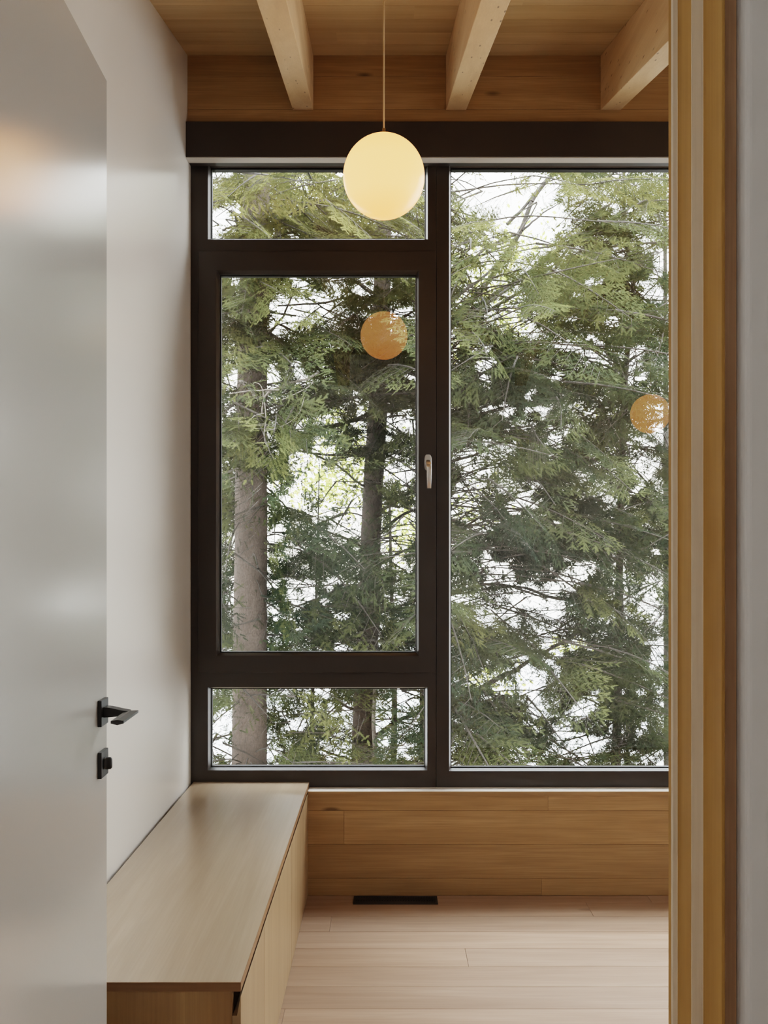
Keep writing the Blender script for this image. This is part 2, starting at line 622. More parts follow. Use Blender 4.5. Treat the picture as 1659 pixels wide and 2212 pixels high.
# ------------------------------------------------------------------ ceiling beams
skew = -0.0184
beam_labels = ['leftmost exposed timber ceiling beam, left of the lamp cord',
               'middle exposed timber ceiling beam, just right of the lamp cord',
               'rightmost exposed timber ceiling beam, running behind the wooden door jamb']
for i, (xa, xb) in enumerate(((632.5, 677), (963, 1007), (1297, 1340.5))):
    x0, x1 = (xa - PX) / 510, (xb - PX) / 510
    mb = MB()
    yn, yf = 1.0, YB - 0.001
    sx = skew * (yn - yf)
    zb_, zn = 3.326, 3.326 - CS * (yf - yn)
    mb.face_box([(x0 + sx, yn, zn), (x1 + sx, yn, zn), (x1, yf, zb_), (x0, yf, zb_),
                 (x0 + sx, yn, zceil(yn) - 0.001), (x1 + sx, yn, zceil(yn) - 0.001), (x1, yf, zceil(yf) - 0.001), (x0, yf, zceil(yf) - 0.001)], random.random())
    o = mb.build('ceiling_beam', W_BEAM, bevel=0.002)
    tag(o, beam_labels[i], 'beam', 'exposed timber ceiling beams')

# ------------------------------------------------------------------ pendant lamps


def pendant(x, y, z, label):
    root = tag(empty('globe_pendant', (x, y, zceil(y))), label, 'lamp', 'globe pendant lamps')
    r = 0.1295
    mb = MB()
    prof = [(max(1e-4, r * math.sin(math.pi * t / 48)), -r * math.cos(math.pi * t / 48)) for t in range(49)]
    mb.lathe(prof, (x, y, z), 72)
    mb.build('glass_globe', M_GLOBE, root, smooth=True)
    mb = MB()
    mb.lathe([(0.0001, r + 0.024), (0.0052, r + 0.024), (0.0052, r + 0.010), (0.008, r + 0.009), (0.008, r + 0.002), (0.022, r - 0.002), (0.030, r - 0.006)], (x, y, z), 24)
    mb.build('socket_cap', M_BRASS, root, smooth=False)
    mb = MB()
    mb.lathe([(0.0028, r + 0.022), (0.0028, zceil(y) - z - 0.02)], (x, y, z), 12)
    mb.build('cord', M_CORD, root, smooth=True)
    mb = MB()
    h = zceil(y) - z
    mb.lathe([(0.0001, h - 0.028), (0.055, h - 0.026), (0.06, h - 0.02), (0.06, h + 0.012), (0.0001, h + 0.012)], (x, y, z), 32)
    mb.build('ceiling_canopy', M_BRASS, root)
    return root


pendant(-0.0100, 2.81, 2.648, 'lit white glass globe pendant hanging in front of the window')
pendant(1.756, 1.78, 2.38, 'second lit globe pendant seen only as a reflection in the right window pane')

# ------------------------------------------------------------------ bench cabinet
BX0, BX1 = -0.832, -0.335
BY0, BY1 = 2.024, YB - 0.001
BZ = 0.466
bench = tag(empty('bench_cabinet', ((BX0 + BX1) / 2, (BY0 + BY1) / 2, 0)), 'long low oak bench cabinet against the left wall under the window', 'cabinet')
mb = MB()
mb.prism([(BX0, BY0 + 0.0012), (BX1 - 0.0012, BY0 + 0.0012), (BX1 - 0.0012, YW - 0.001), (BX0, YW - 0.001)], BZ - 0.021, BZ)
o = mb.build('bench_top', W_TOP, bench)
mb = MB()
mb.box(BX0, BX1, BY0, BY0 + 0.0011, BZ - 0.021, BZ - 0.0003)
mb.box(BX1 - 0.0011, BX1, BY0 + 0.0011, YW - 0.001, BZ - 0.021, BZ - 0.0003)
mb.build('shaded_edge', W_SHADED, o)  # shade on edges turned from the window, painted as darker oak
mb = MB()
mb.box(BX0 + 0.002, BX1 - 0.0205, BY0 + 0.003, BY0 + 0.021, 0.0, BZ - 0.0215, 0.5)
mb.build('end_panel', wood('end_panel_oak_shaded', 'Z', (0.27, 0.15, 0.065), (0.34, 0.20, 0.085), (0.40, 0.25, 0.11), rough=0.45, vary=0.02, grain=1.0), bench, bevel=0.0008)  # darker oak colour holds the shade of this window-averted end
mb = MB()
mb.box(BX0 + 0.004, BX1 - 0.030, BY0 + 0.0215, BY1, 0.0, BZ - 0.0215)
mb.build('carcass', W_SHADED, bench)
dj = [BY0 + 0.001, 2.415, 3.10, BY1]
for i in range(3):
    mb = MB()
    a, b = dj[i] + 0.0012, dj[i + 1] - 0.0012
    # door leaf with a bevelled finger-pull top edge
    x0, x1 = BX1 - 0.0195, BX1 - 0.0005
    z0, z1 = 0.004, BZ - 0.033
    bb = len(mb.v)
    prof = [(x0, z0), (x1, z0), (x1, z1), (x1 - 0.0008, z1 + 0.0003), (x1 - 0.009, z1 - 0.045), (x0, z1 - 0.045)]
    n = len(prof)
    mb.v += [(px_, a, pz_) for px_, pz_ in prof] + [(px_, b, pz_) for px_, pz_ in prof]
    mb.f.append(tuple(bb + t for t in range(n)))
    mb.f.append(tuple(bb + n + t for t in reversed(range(n))))
    for t in range(n):
        q = (t + 1) % n
        mb.f.append((bb + t, bb + q, bb + n + q, bb + n + t))
    mb.r += [0.2 + 0.3 * i] * (n + 2)
    mb.build('door', W_DOOR, bench, bevel=0.0006, seg=1)

# ------------------------------------------------------------------ floor vent
vx0, vx1 = (764.5 - PX) / 511.7, (945 - PX) / 517
vy0, vy1 = 3.643, 3.727
vent = tag(empty('floor_vent', ((vx0 + vx1) / 2, (vy0 + vy1) / 2, 0)), 'black rectangular floor vent beside the low wood wall', 'vent')
mb = MB()
fw = 0.010
mb.box(vx0, vx1, vy0, vy0 + fw, 0.0, 0.0035)
mb.box(vx0, vx1, vy1 - fw, vy1, 0.0, 0.0035)
mb.box(vx0, vx0 + fw, vy0 + fw, vy1 - fw, 0.0, 0.0035)
mb.box(vx1 - fw, vx1, vy0 + fw, vy1 - fw, 0.0, 0.0035)
mb.build('vent_frame', M_VENT, vent, bevel=0.0008)
mb = MB()
nb = 30
for i in range(nb):
    xx = vx0 + fw + (vx1 - vx0 - 2 * fw) * (i + 0.5) / nb
    mb.box(xx - 0.0025, xx + 0.0025, vy0 + fw, vy1 - fw, 0.0006, 0.0028)
mb.box(vx0 + fw, vx1 - fw, (vy0 + vy1) / 2 - 0.002, (vy0 + vy1) / 2 + 0.002, 0.0006, 0.0028)
mb.box(vx0 + fw, vx1 - fw, vy0 + fw, vy1 - fw, 0.0001, 0.0005)
mb.build('grille', M_VENT, vent)

# ------------------------------------------------------------------ the open door
DT = 0.044
ang = -0.035   # door leans slightly past square
hd = Vector((-0.5555, 0.95, 0))     # hinge line (face side)
dd = Vector((-0.0350, 1.0, 0)).normalized()   # along the leaf, away from hinge
dn = Vector((dd.y, -dd.x, 0))       # face normal (towards +X)
DL = (1.85 - 0.95) / dd.y
door = struct(empty('door_1', hd), 'tall white flush door standing open on the left')


def dpt(u, w, z):
    """u along the leaf from hinge, w out of the face, z up"""
    p = hd + dd * u + dn * w
    return (p.x, p.y, z)


def dbox(mb, u0, u1, w0, w1, z0, z1):
    mb.face_box([dpt(u0, w0, z0), dpt(u0, w1, z0), dpt(u1, w1, z0), dpt(u1, w0, z0),
                 dpt(u0, w0, z1), dpt(u0, w1, z1), dpt(u1, w1, z1), dpt(u1, w0, z1)])


mb = MB()
dbox(mb, 0, DL, -DT, 0, 0.008, 2.44)
mb.build('door_leaf', M_DOOR, door, bevel=0.0015)


def duv(depth):
    return (depth - 0.95) / dd.y


handle = empty('lever_handle', dpt(duv(1.808), 0, 1.125))
put(handle, door)
handle['label'] = 'black square lever handle'
ua, ub = duv(1.783), duv(1.8325)
mb = MB()
dbox(mb, ua, ub, 0.0, 0.008, 1.0985, 1.1515)
mb.build('rose', M_BLACK, handle, bevel=0.0008)
# lever: tapered neck out of the face, mitred into a flat faceted grip pointing back to the hinge
zc = 1.127
mb = MB()
uc = duv(1.808)
nk = [(0.008, 0.0125, 0.0115, 0.0095), (0.020, 0.0125, 0.0112, 0.0085), (0.044, 0.0125, 0.0090, 0.0030), (0.058, 0.0122, 0.0080, 0.0004)]
sec = []
for (w, hu, hz, ht) in nk:
    sec.append([dpt(uc - hu, w, zc - hz), dpt(uc + hu, w, zc - hz), dpt(uc + hu, w, zc + ht), dpt(uc - hu, w, zc + ht)])
b = len(mb.v)
for s_ in sec:
    mb.v += s_
for i in range(len(sec) - 1):
    for kk in range(4):
        j = (kk + 1) % 4
        mb.f.append((b + i * 4 + kk, b + i * 4 + j, b + (i + 1) * 4 + j, b + (i + 1) * 4 + kk))
        mb.r.append(.5)
mb.f.append((b, b + 1, b + 2, b + 3))
mb.f.append(tuple(b + 4 * (len(sec) - 1) + kk for kk in (3, 2, 1, 0)))
mb.r += [.5, .5]
# grip, hexagonal section
hexs = [(-0.0125, -0.0022), (0.0, -0.0055), (0.0125, -0.0022), (0.0125, 0.0030), (0.0, 0.0048), (-0.0125, 0.0030)]
b = len(mb.v)
zz = zc - 0.004
for (u, mit) in ((duv(1.703), 0), (uc, 1)):
    for (w, h) in hexs:
        mb.v.append(dpt(u + (w if mit else 0.0), 0.0605 + w, zz + h))
for kk in range(6):
    j = (kk + 1) % 6
    mb.f.append((b + kk, b + j, b + 6 + j, b + 6 + kk))
    mb.r.append(.5)
mb.f.append(tuple(b + kk for kk in reversed(range(6))))
mb.f.append(tuple(b + 6 + kk for kk in range(6)))
mb.r += [.5, .5]
mb.build('lever', M_BLACK, handle, bevel=0.0006)

lock = empty('thumb_turn_lock', dpt(duv(1.808), 0, 1.02))
put(lock, door)
lock['label'] = 'black square thumb turn lock'
mb = MB()
dbox(mb, ua, ub, 0.0, 0.008, 0.9935, 1.0465)
mb.build('rose', M_BLACK, lock, bevel=0.0008)
mb = MB()
p0 = Vector(dpt(uc, 0, 1.020))
secs = []
for (w, hu, hz) in ((0.008, 0.010, 0.0115), (0.0105, 0.010, 0.0115), (0.011, 0.0055, 0.0125), (0.019, 0.0048, 0.0125), (0.0215, 0.004, 0.0105), (0.0225, 0.002, 0.008)):
    secs.append((dpt(uc, w, 1.020), dd * hu, (0, 0, hz)))
loft(mb, secs)
mb.build('thumb_turn', M_BLACK, lock, smooth=True)

# ------------------------------------------------------------------ doorway: jambs, front wall, hall
x1, x2 = 0.3384, 0.3458
d1 = 1.050
d2 = (x2 * F) / (1493 - PX)
x3 = (1519.5 - PX) * d2 / F
d3 = x3 * F / (1558.6 - PX)
d4 = d3 + 0.022
x4 = (1590.8 - PX) * d4 / F
mb = MB()
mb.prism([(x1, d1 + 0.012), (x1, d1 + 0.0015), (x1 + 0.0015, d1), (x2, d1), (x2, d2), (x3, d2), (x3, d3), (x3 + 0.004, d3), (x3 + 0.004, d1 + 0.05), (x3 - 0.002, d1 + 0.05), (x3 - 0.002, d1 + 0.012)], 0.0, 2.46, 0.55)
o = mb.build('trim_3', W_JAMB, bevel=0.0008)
o.data.materials.append(W_JAMB_LIT)      # hall light painted as a paler tone on faces turned to it
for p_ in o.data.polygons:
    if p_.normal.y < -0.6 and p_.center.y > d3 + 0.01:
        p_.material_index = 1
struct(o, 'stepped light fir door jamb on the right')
mb = MB()
mb.box(x3 + 0.0042, x4, d4, d1 + 0.03, 0.0, 2.46, 0.4)
struct(mb.build('trim_4', W_LINER), 'darker set back wood liner beside the jamb')
dw = 0.955   # hall face of the front wall
mb = MB()
R = 0.010
arc = [(x4 + 0.0006 + R - R * math.cos(t * math.pi / 12), dw + R - R * math.sin(t * math.pi / 12)) for t in range(7)]
mb.prism(arc + [(XR, dw), (XR, d1 + 0.03), (x4 + 0.0006, d1 + 0.03)], 0.0, 3.2)
mb.box(-0.66, x4 + 0.002, dw, d1 + 0.03, 2.461, 3.2)
mb.box(XL - 0.12, -0.68, dw, d1 + 0.03, 0.0, 3.2)
struct(mb.build('wall_front', M_HALL, bevel=0.0), 'white painted wall beside the doorway')
mb = MB()
mb.box(-0.68, -0.56 - DT, dw - 0.002, d1 + 0.03, 0.0, 2.461)
struct(mb.build('trim_5', W_JAMB), 'hinge side door jamb')
# the hall the camera stands in
mb = MB()
mb.box(-1.42, -1.3, -1.7, dw, 0, 2.75)
struct(mb.build('wall_hall_left', M_HALL))
mb = MB()
mb.box(1.6, 1.72, -1.7, dw, 0, 2.75)
struct(mb.build('wall_hall_right', M_HALL))
mb = MB()
mb.box(-1.42, 1.72, -1.82, -1.7, 0, 2.75)
struct(mb.build('wall_hall_rear', M_HALL))
mb = MB()
mb.box(-1.42, 1.72, -1.82, dw, 2.75, 2.85)
struct(mb.build('ceiling_hall', M_HALL))
NBOUGH = 1050

# ------------------------------------------------------------------ the wood outside
GZ0, GY0, GS = -2.3, 4.3, 0.42


def zground(y):
    return GZ0 - GS * (y - GY0)


mb = MB()
gx, gy = 24, 20
for j in range(gy):
    for i in range(gx):
        xa, xb = -14 + 28 * i / gx, -14 + 28 * (i + 1) / gx
        ya, yb = 4.05 + 20 * j / gy, 4.05 + 20 * (j + 1) / gy
        b = len(mb.v)
        for (xx, yy) in ((xa, ya), (xb, ya), (xb, yb), (xa, yb)):
            mb.v.append((xx, yy, zground(yy) + 0.12 * math.sin(xx * 1.3 + yy) * math.cos(yy * 0.9)))
        mb.f.append((b, b + 1, b + 2, b + 3))
        mb.r.append(0.5)


def soil():
    m, nt, out = new_mat('forest_floor')
    tc = N(nt, 'ShaderNodeTexCoord')
    n = N(nt, 'ShaderNodeTexNoise', Scale=6.0, Detail=8.0)
    nt.links.new(tc.outputs['Object'], n.inputs['Vector'])
    p = principled(nt, out, Roughness=0.9)
    nt.links.new(ramp(nt, n.outputs['Fac'], [(0.3, (0.03, 0.02, 0.012)), (0.6, (0.10, 0.065, 0.035)), (0.8, (0.06, 0.07, 0.03))]), p.inputs['Base Color'])
    return m


struct(mb.build('ground', soil(), smooth=True), 'brown forest floor on the slope below the window')


def bark(name, dark, mid, light, sx=26.0, sz=11.0, rough=0.9):
    m, nt, out = new_mat(name)
    tc = N(nt, 'ShaderNodeTexCoord')
    mp = N(nt, 'ShaderNodeMapping')
    mp.inputs['Scale'].default_value = (sx, sx, sz)
    nt.links.new(tc.outputs['Object'], mp.inputs['Vector'])
    nz = N(nt, 'ShaderNodeTexNoise', Scale=0.55, Detail=4.0)
    nt.links.new(mp.outputs[0], nz.inputs['Vector'])
    ad = N(nt, 'ShaderNodeVectorMath', operation='ADD')
    sc = N(nt, 'ShaderNodeVectorMath', operation='SCALE')
    sc.inputs['Scale'].default_value = 2.6
    nt.links.new(nz.outputs['Color'], sc.inputs[0])
    nt.links.new(mp.outputs[0], ad.inputs[0])
    nt.links.new(sc.outputs[0], ad.inputs[1])
    vo = N(nt, 'ShaderNodeTexVoronoi', feature='DISTANCE_TO_EDGE', Scale=1.0)
    nt.links.new(ad.outputs[0], vo.inputs['Vector'])
    n2 = N(nt, 'ShaderNodeTexNoise', Scale=5.0, Detail=6.0)
    nt.links.new(tc.outputs['Object'], n2.inputs['Vector'])
    c = ramp(nt, n2.outputs['Fac'], [(0.35, mid), (0.65, light)])
    cr = ramp(nt, vo.outputs['Distance'], [(0.0, (1, 1, 1)), (0.10, (0, 0, 0))])
    n3 = N(nt, 'ShaderNodeTexNoise', Scale=22.0, Detail=3.0)
    nt.links.new(tc.outputs['Object'], n3.inputs['Vector'])
    brk = ramp(nt, n3.outputs['Fac'], [(0.40, (0, 0, 0)), (0.60, (1, 1, 1))])
    c = mixc(nt, mathn(nt, 'MULTIPLY', mathn(nt, 'MULTIPLY', cr, brk), 0.85), c, dark)
    n4 = N(nt, 'ShaderNodeTexNoise', Scale=70.0, Detail=4.0, Roughness=0.7)
    nt.links.new(tc.outputs['Object'], n4.inputs['Vector'])
    c = mixc(nt, ramp(nt, n4.outputs['Fac'], [(0.42, (0, 0, 0)), (0.7, (0.7, 0.7, 0.7))]), c, tuple(0.45 * x for x in mid))
    p = principled(nt, out, Roughness=rough)
    nt.links.new(c, p.inputs['Base Color'])
    b = N(nt, 'ShaderNodeBump', Strength=0.9, Distance=0.012)
    nt.links.new(vo.outputs['Distance'], b.inputs['Height'])
    nt.links.new(b.outputs[0], p.inputs['Normal'])
    return m


B_PALE = bark('pale_scaly_bark', (0.020, 0.0135, 0.010), (0.062, 0.046, 0.036), (0.108, 0.081, 0.065), sx=58, sz=24)
B_BROWN = bark('brown_bark', (0.008, 0.006, 0.004), (0.028, 0.020, 0.014), (0.055, 0.039, 0.028), sx=30, sz=12)
B_DARK = bark('dark_bark', (0.010, 0.009, 0.008), (0.03, 0.026, 0.021), (0.06, 0.05, 0.04), sx=40, sz=14)
B_GREY = bark('dead_grey_wood', (0.09, 0.078, 0.066), (0.17, 0.147, 0.124), (0.27, 0.24, 0.21), sx=60, sz=20)


def leafmat(name, stops, trans=0.35):
    m, nt, out = new_mat(name)
    at_ = N(nt, 'ShaderNodeAttribute', attribute_name='tone')
    tc = N(nt, 'ShaderNodeTexCoord')
    n = N(nt, 'ShaderNodeTexNoise', Scale=9.0, Detail=3.0)
    nt.links.new(tc.outputs['Object'], n.inputs['Vector'])
    f = mathn(nt, 'ADD', at_.outputs['Fac'], mathn(nt, 'MULTIPLY', mathn(nt, 'SUBTRACT', n.outputs['Fac'], 0.5), 0.5))
    c = ramp(nt, f, stops)
    d = N(nt, 'ShaderNodeBsdfDiffuse')
    t = N(nt, 'ShaderNodeBsdfTranslucent')
    nt.links.new(c, d.inputs['Color'])
    nt.links.new(c, t.inputs['Color'])
    mx = N(nt, 'ShaderNodeMixShader')
    mx.inputs[0].default_value = trans
    nt.links.new(d.outputs[0], mx.inputs[1])
    nt.links.new(t.outputs[0], mx.inputs[2])
    nt.links.new(mx.outputs[0], out.inputs['Surface'])
    return m


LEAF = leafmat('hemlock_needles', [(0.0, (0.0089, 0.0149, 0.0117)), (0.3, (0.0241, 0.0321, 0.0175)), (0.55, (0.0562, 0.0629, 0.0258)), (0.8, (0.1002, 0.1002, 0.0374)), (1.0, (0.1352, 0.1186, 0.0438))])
LEAFB = leafmat('broad_leaves', [(0.0, (0.22, 0.28, 0.06)), (0.5, (0.42, 0.46, 0.12)), (1.0, (0.60, 0.56, 0.18))], 0.6)

# ---- density: bright gaps of sky in the wood (as cones of open space between the boughs)
GAPS = [  # px, py, rx, ry, strength
    (485, 472, 38, 24, 1.0), (470, 400, 14, 12, .6), (610, 668, 46, 36, .9), (588, 815, 16, 28, .95), (700, 655, 44, 20, .6), (490, 740, 16, 10, .5),
    (700, 1040, 74, 62, .88), (760, 1110, 40, 50, .75), (870, 1140, 40, 62, .9), (772, 878, 20, 34, .85), (868, 905, 34, 26, .75),
    (720, 905, 40, 30, .6), (840, 1010, 40, 24, .6), (480, 1000, 16, 24, .6), (655, 1225, 24, 14, .5), (600, 1390, 30, 20, .5), (860, 1250, 30, 36, .5),
    (480, 1590, 34, 52, .93), (720, 1600, 40, 26, .65), (860, 1520, 40, 28, .6), (870, 1630, 26, 20, .5), (680, 1530, 24, 22, .5), (585, 1610, 14, 40, .6), (660, 1400, 60, 18, .5),
    (1060, 400, 100, 50, .93), (1165, 400, 34, 50, .85), (1150, 505, 62, 66, .85), (1060, 610, 62, 62, .78), (1110, 690, 36, 46, .8), (1010, 520, 22, 30, .4),
    (1040, 975, 56, 26, .7), (1130, 925, 34, 16, .6), (1010, 1085, 42, 52, .85), (1085, 1050, 30, 20, .5), (1245, 1240, 56, 26, .9), (1150, 1288, 56, 30, .85), (1105, 1225, 30, 18, .5),
    (1405, 1300, 24, 40, .75), (1390, 1000, 30, 30, .8), (1290, 850, 30, 16, .5), (1140, 1465, 34, 36, .88), (1060, 1450, 46, 28, .55), (1270, 1518, 34, 20, .85), (1245, 1615, 46, 34, .85),
    (1110, 1620, 40, 18, .55), (1420, 635, 20, 24, .7), (1360, 470, 18, 18, .4), (1300, 1360, 20, 26, .5), (1350, 780, 24, 12, .4), (1210, 930, 24, 14, .5),
    (1250, 1125, 40, 10, .4), (1180, 1380, 40, 20, .6), (1000, 1380, 24, 20, .4), (1425, 1480, 20, 20, .5), (1330, 880, 40, 14, .45), (540, 905, 10, 10, .2),
]
CLEAR = [  # trunk stretches left bare: x0,x1,y0,y1,max depth,strength
    (498, 584, 1010, 1690, 8.0, .93), (516, 590, 360, 480, 8.0, .5), (508, 585, 810, 880, 8.0, .5),
    (552, 606, 822, 992, 6.75, .85), (496, 700, 796, 858, 6.75, .72),
    (770, 828, 1020, 1180, 9.6, .85), (770, 828, 1180, 1420, 9.6, .5), (758, 812, 1490, 1670, 9.6, .7),
    (1318, 1356, 1190, 1420, 10.4, .6), (1314, 1352, 1560, 1670, 10.4, .75),
]
G_ = np.array(GAPS)


def _gap_exact(px, py):
    p = np.zeros_like(px)
    for (cx, cy, rx, ry, s) in GAPS:
        q = np.sqrt(((px - cx) / rx) ** 2 + ((py - cy) / ry) ** 2)
        q = q + 0.30 * np.sin(px * 0.061 + py * 0.043 + cx) + 0.26 * np.sin(px * 0.037 - py * 0.078 + cy) + 0.2 * np.sin(px * 0.13 + py * 0.11)
        p = np.maximum(p, s * np.clip((1.28 - q) / 0.5, 0, 1))
    return p


_gx, _gy = np.meshgrid(np.arange(-400, 2600, 4.0), np.arange(-600, 2400, 4.0), indexing='ij')
_GR = _gap_exact(_gx, _gy)


def gap_drop(px, py):
    i = np.clip(((px + 400) / 4).astype(int), 0, _GR.shape[0] - 1)
    j = np.clip(((py + 600) / 4).astype(int), 0, _GR.shape[1] - 1)
    return _GR[i, j]


_NZ = [np.random.default_rng(77).random((64, 64)), np.random.default_rng(78).random((64, 64))]


def vnoise(x, y, g):
    xi, yi = np.floor(x).astype(int), np.floor(y).astype(int)
    fx, fy = x - xi, y - yi
    fx, fy = fx * fx * (3 - 2 * fx), fy * fy * (3 - 2 * fy)
    a, b = g[xi % 64, yi % 64], g[(xi + 1) % 64, yi % 64]
    c, d = g[xi % 64, (yi + 1) % 64], g[(xi + 1) % 64, (yi + 1) % 64]
    return (a * (1 - fx) + b * fx) * (1 - fy) + (c * (1 - fx) + d * fx) * fy


def thin(px, py):
    """irregular small openings through the boughs"""
    n = 0.6 * vnoise(px / 46, py / 34, _NZ[0]) + 0.4 * vnoise(px / 17 + 9, py / 13, _NZ[1])
    return np.clip((n - 0.582) / 0.15, 0, 0.93)


# ---- spray templates: a hemlock bough is a flat drooping fan of needle-lined twigs
NEED = 16


def bough_template(r, L=1.0):
    fin_b, fin_d, fin_l, fin_t = [], [], [], []
    twigs = []
    ns = 13
    for i in range(ns):
        t = (i + 0.6) / ns
        for side in (-1, 1):
            ln = L * (0.42 * (1 - t) ** 0.8 + 0.07) * r.uniform(0.75, 1.2)
            a = math.radians(r.uniform(42, 62))
            o = np.array([t * L + r.uniform(-.02, .02), 0, 0])
            d = np.array([math.cos(a), side * math.sin(a), 0])
            nf = max(2, int(ln / 0.040))
            twigs.append((o, d, ln))
            for k in range(nf):
                tt = (k + 0.5) / nf
                for s2 in (-1, 1):
                    if r.random() < 0.12:
                        continue
                    aa = s2 * math.radians(r.uniform(35, 60))
                    dd_ = np.array([d[0] * math.cos(aa) - d[1] * math.sin(aa), d[0] * math.sin(aa) + d[1] * math.cos(aa), r.uniform(-0.35, 0.15)])
                    fin_b.append(o + d * ln * tt)
                    fin_d.append(dd_ / np.linalg.norm(dd_))
                    fin_l.append((0.095 * (1 - tt) + 0.040) * r.uniform(0.7, 1.25))
                    fin_t.append(0.10 * tt)
            fin_b.append(o + d * ln * 0.8)
            fin_d.append(d)
            fin_l.append(0.075)
            fin_t.append(0.14)
    fb, fd, fl, ft = np.array(fin_b), np.array(fin_d), np.array(fin_l), np.array(fin_t)
    n = len(fb)
    side = np.cross(fd, np.array([0, 0, 1.0]))
    side /= np.linalg.norm(side, axis=1)[:, None]
    up = np.cross(side, fd)
    tris = np.zeros((n, NEED, 3, 3))
    for k in range(NEED):
        tt = (k // 2 + 0.5) / (NEED // 2)
        s = 1 if k % 2 else -1
        b = fb + fd * (fl * tt)[:, None]
        a = r.uniform(0.7, 1.05, n)[:, None]
        nd = fd * np.cos(a) + side * s * np.sin(a) + up * r.uniform(-0.25, 0.25, n)[:, None]
        ln = (0.0175 * (1 - 0.45 * tt) * r.uniform(0.8, 1.25, n))[:, None]
        w = 0.0042
        tris[:, k, 0] = b - fd * w
        tris[:, k, 1] = b + fd * w
        tris[:, k, 2] = b + nd * ln
    # droop
    def droop(p):
        x, yv = p[..., 0], p[..., 1]
        q = p.copy()
        q[..., 2] -= 0.16 * x ** 2 + 0.55 * np.abs(yv) ** 1.5
        return q
    tl = []
    for (o, d, ln) in twigs:
        tl.append(droop(np.array([o, o + d * ln * 0.5, o + d * ln])))
    axis_ = droop(np.array([[x, 0, 0] for x in np.linspace(0, L * 1.0, 5)]))
    return droop(tris), ft, tl, axis_


TEMPL = [bough_template(np.random.default_rng(100 + i)) for i in range(10)]


class Tube:
    """many tubes gathered for one mesh"""

    def __init__(self):
        self.v, self.f = [], []

    def add(self, pts, rad, seg=6):
        pts = np.asarray(pts, float)
        b = len(self.v)
        n = len(pts)
        rad = np.asarray(rad, float)
        t = np.empty_like(pts)
        t[1:-1] = pts[2:] - pts[:-2]
        t[0], t[-1] = pts[1] - pts[0], pts[-1] - pts[-2]
        t /= (np.linalg.norm(t, axis=1) + 1e-9)[:, None]
        ref = np.where((np.abs(t[:, 2]) < 0.9)[:, None], np.array([[0, 0, 1.0]]), np.array([[1.0, 0, 0]]))
        u = np.cross(t, ref)
        u /= np.linalg.norm(u, axis=1)[:, None]
        w_ = np.cross(t, u)
        a = 2 * math.pi * np.arange(seg) / seg
        ring = pts[:, None, :] + (u[:, None, :] * np.cos(a)[None, :, None] + w_[:, None, :] * np.sin(a)[None, :, None]) * rad[:, None, None]
        self.v += ring.reshape(-1, 3).tolist()
        for i in range(n - 1):
            for k in range(seg):
                m = (k + 1) % seg
                self.f.append((b + i * seg + k, b + i * seg + m, b + (i + 1) * seg + m, b + (i + 1) * seg + k))

    def build(self, name, mat, parent=None):
        me = bpy.data.meshes.new(name)
        me.from_pydata([tuple(p) for p in self.v], [], self.f)
        me.polygons.foreach_set('use_smooth', [True] * len(me.polygons))
        me.materials.append(mat)
        o = bpy.data.objects.new(name, me)
        COL.objects.link(o)
        if parent:
            put(o, parent)
        return o


def smooth_line(ctrl, n):
    """Catmull-Rom through control points"""
    c = np.asarray(ctrl, float)
    if len(c) == 2:
        c = np.array([c[0], c[0] * 2 / 3 + c[1] / 3, c[0] / 3 + c[1] * 2 / 3, c[1]])
    p = np.vstack([2 * c[0] - c[1], c, 2 * c[-1] - c[-2]])
    out = []
    m = len(c) - 1
    for s in np.linspace(0, m, n):
        i = min(int(s), m - 1)
        t = s - i
        a, b, d, e = p[i], p[i + 1], p[i + 2], p[i + 3]
        out.append(0.5 * ((2 * b) + (d - a) * t + (2 * a - 5 * b + 4 * d - e) * t * t + (3 * b - a - 3 * d + e) * t ** 3))
    return np.array(out)


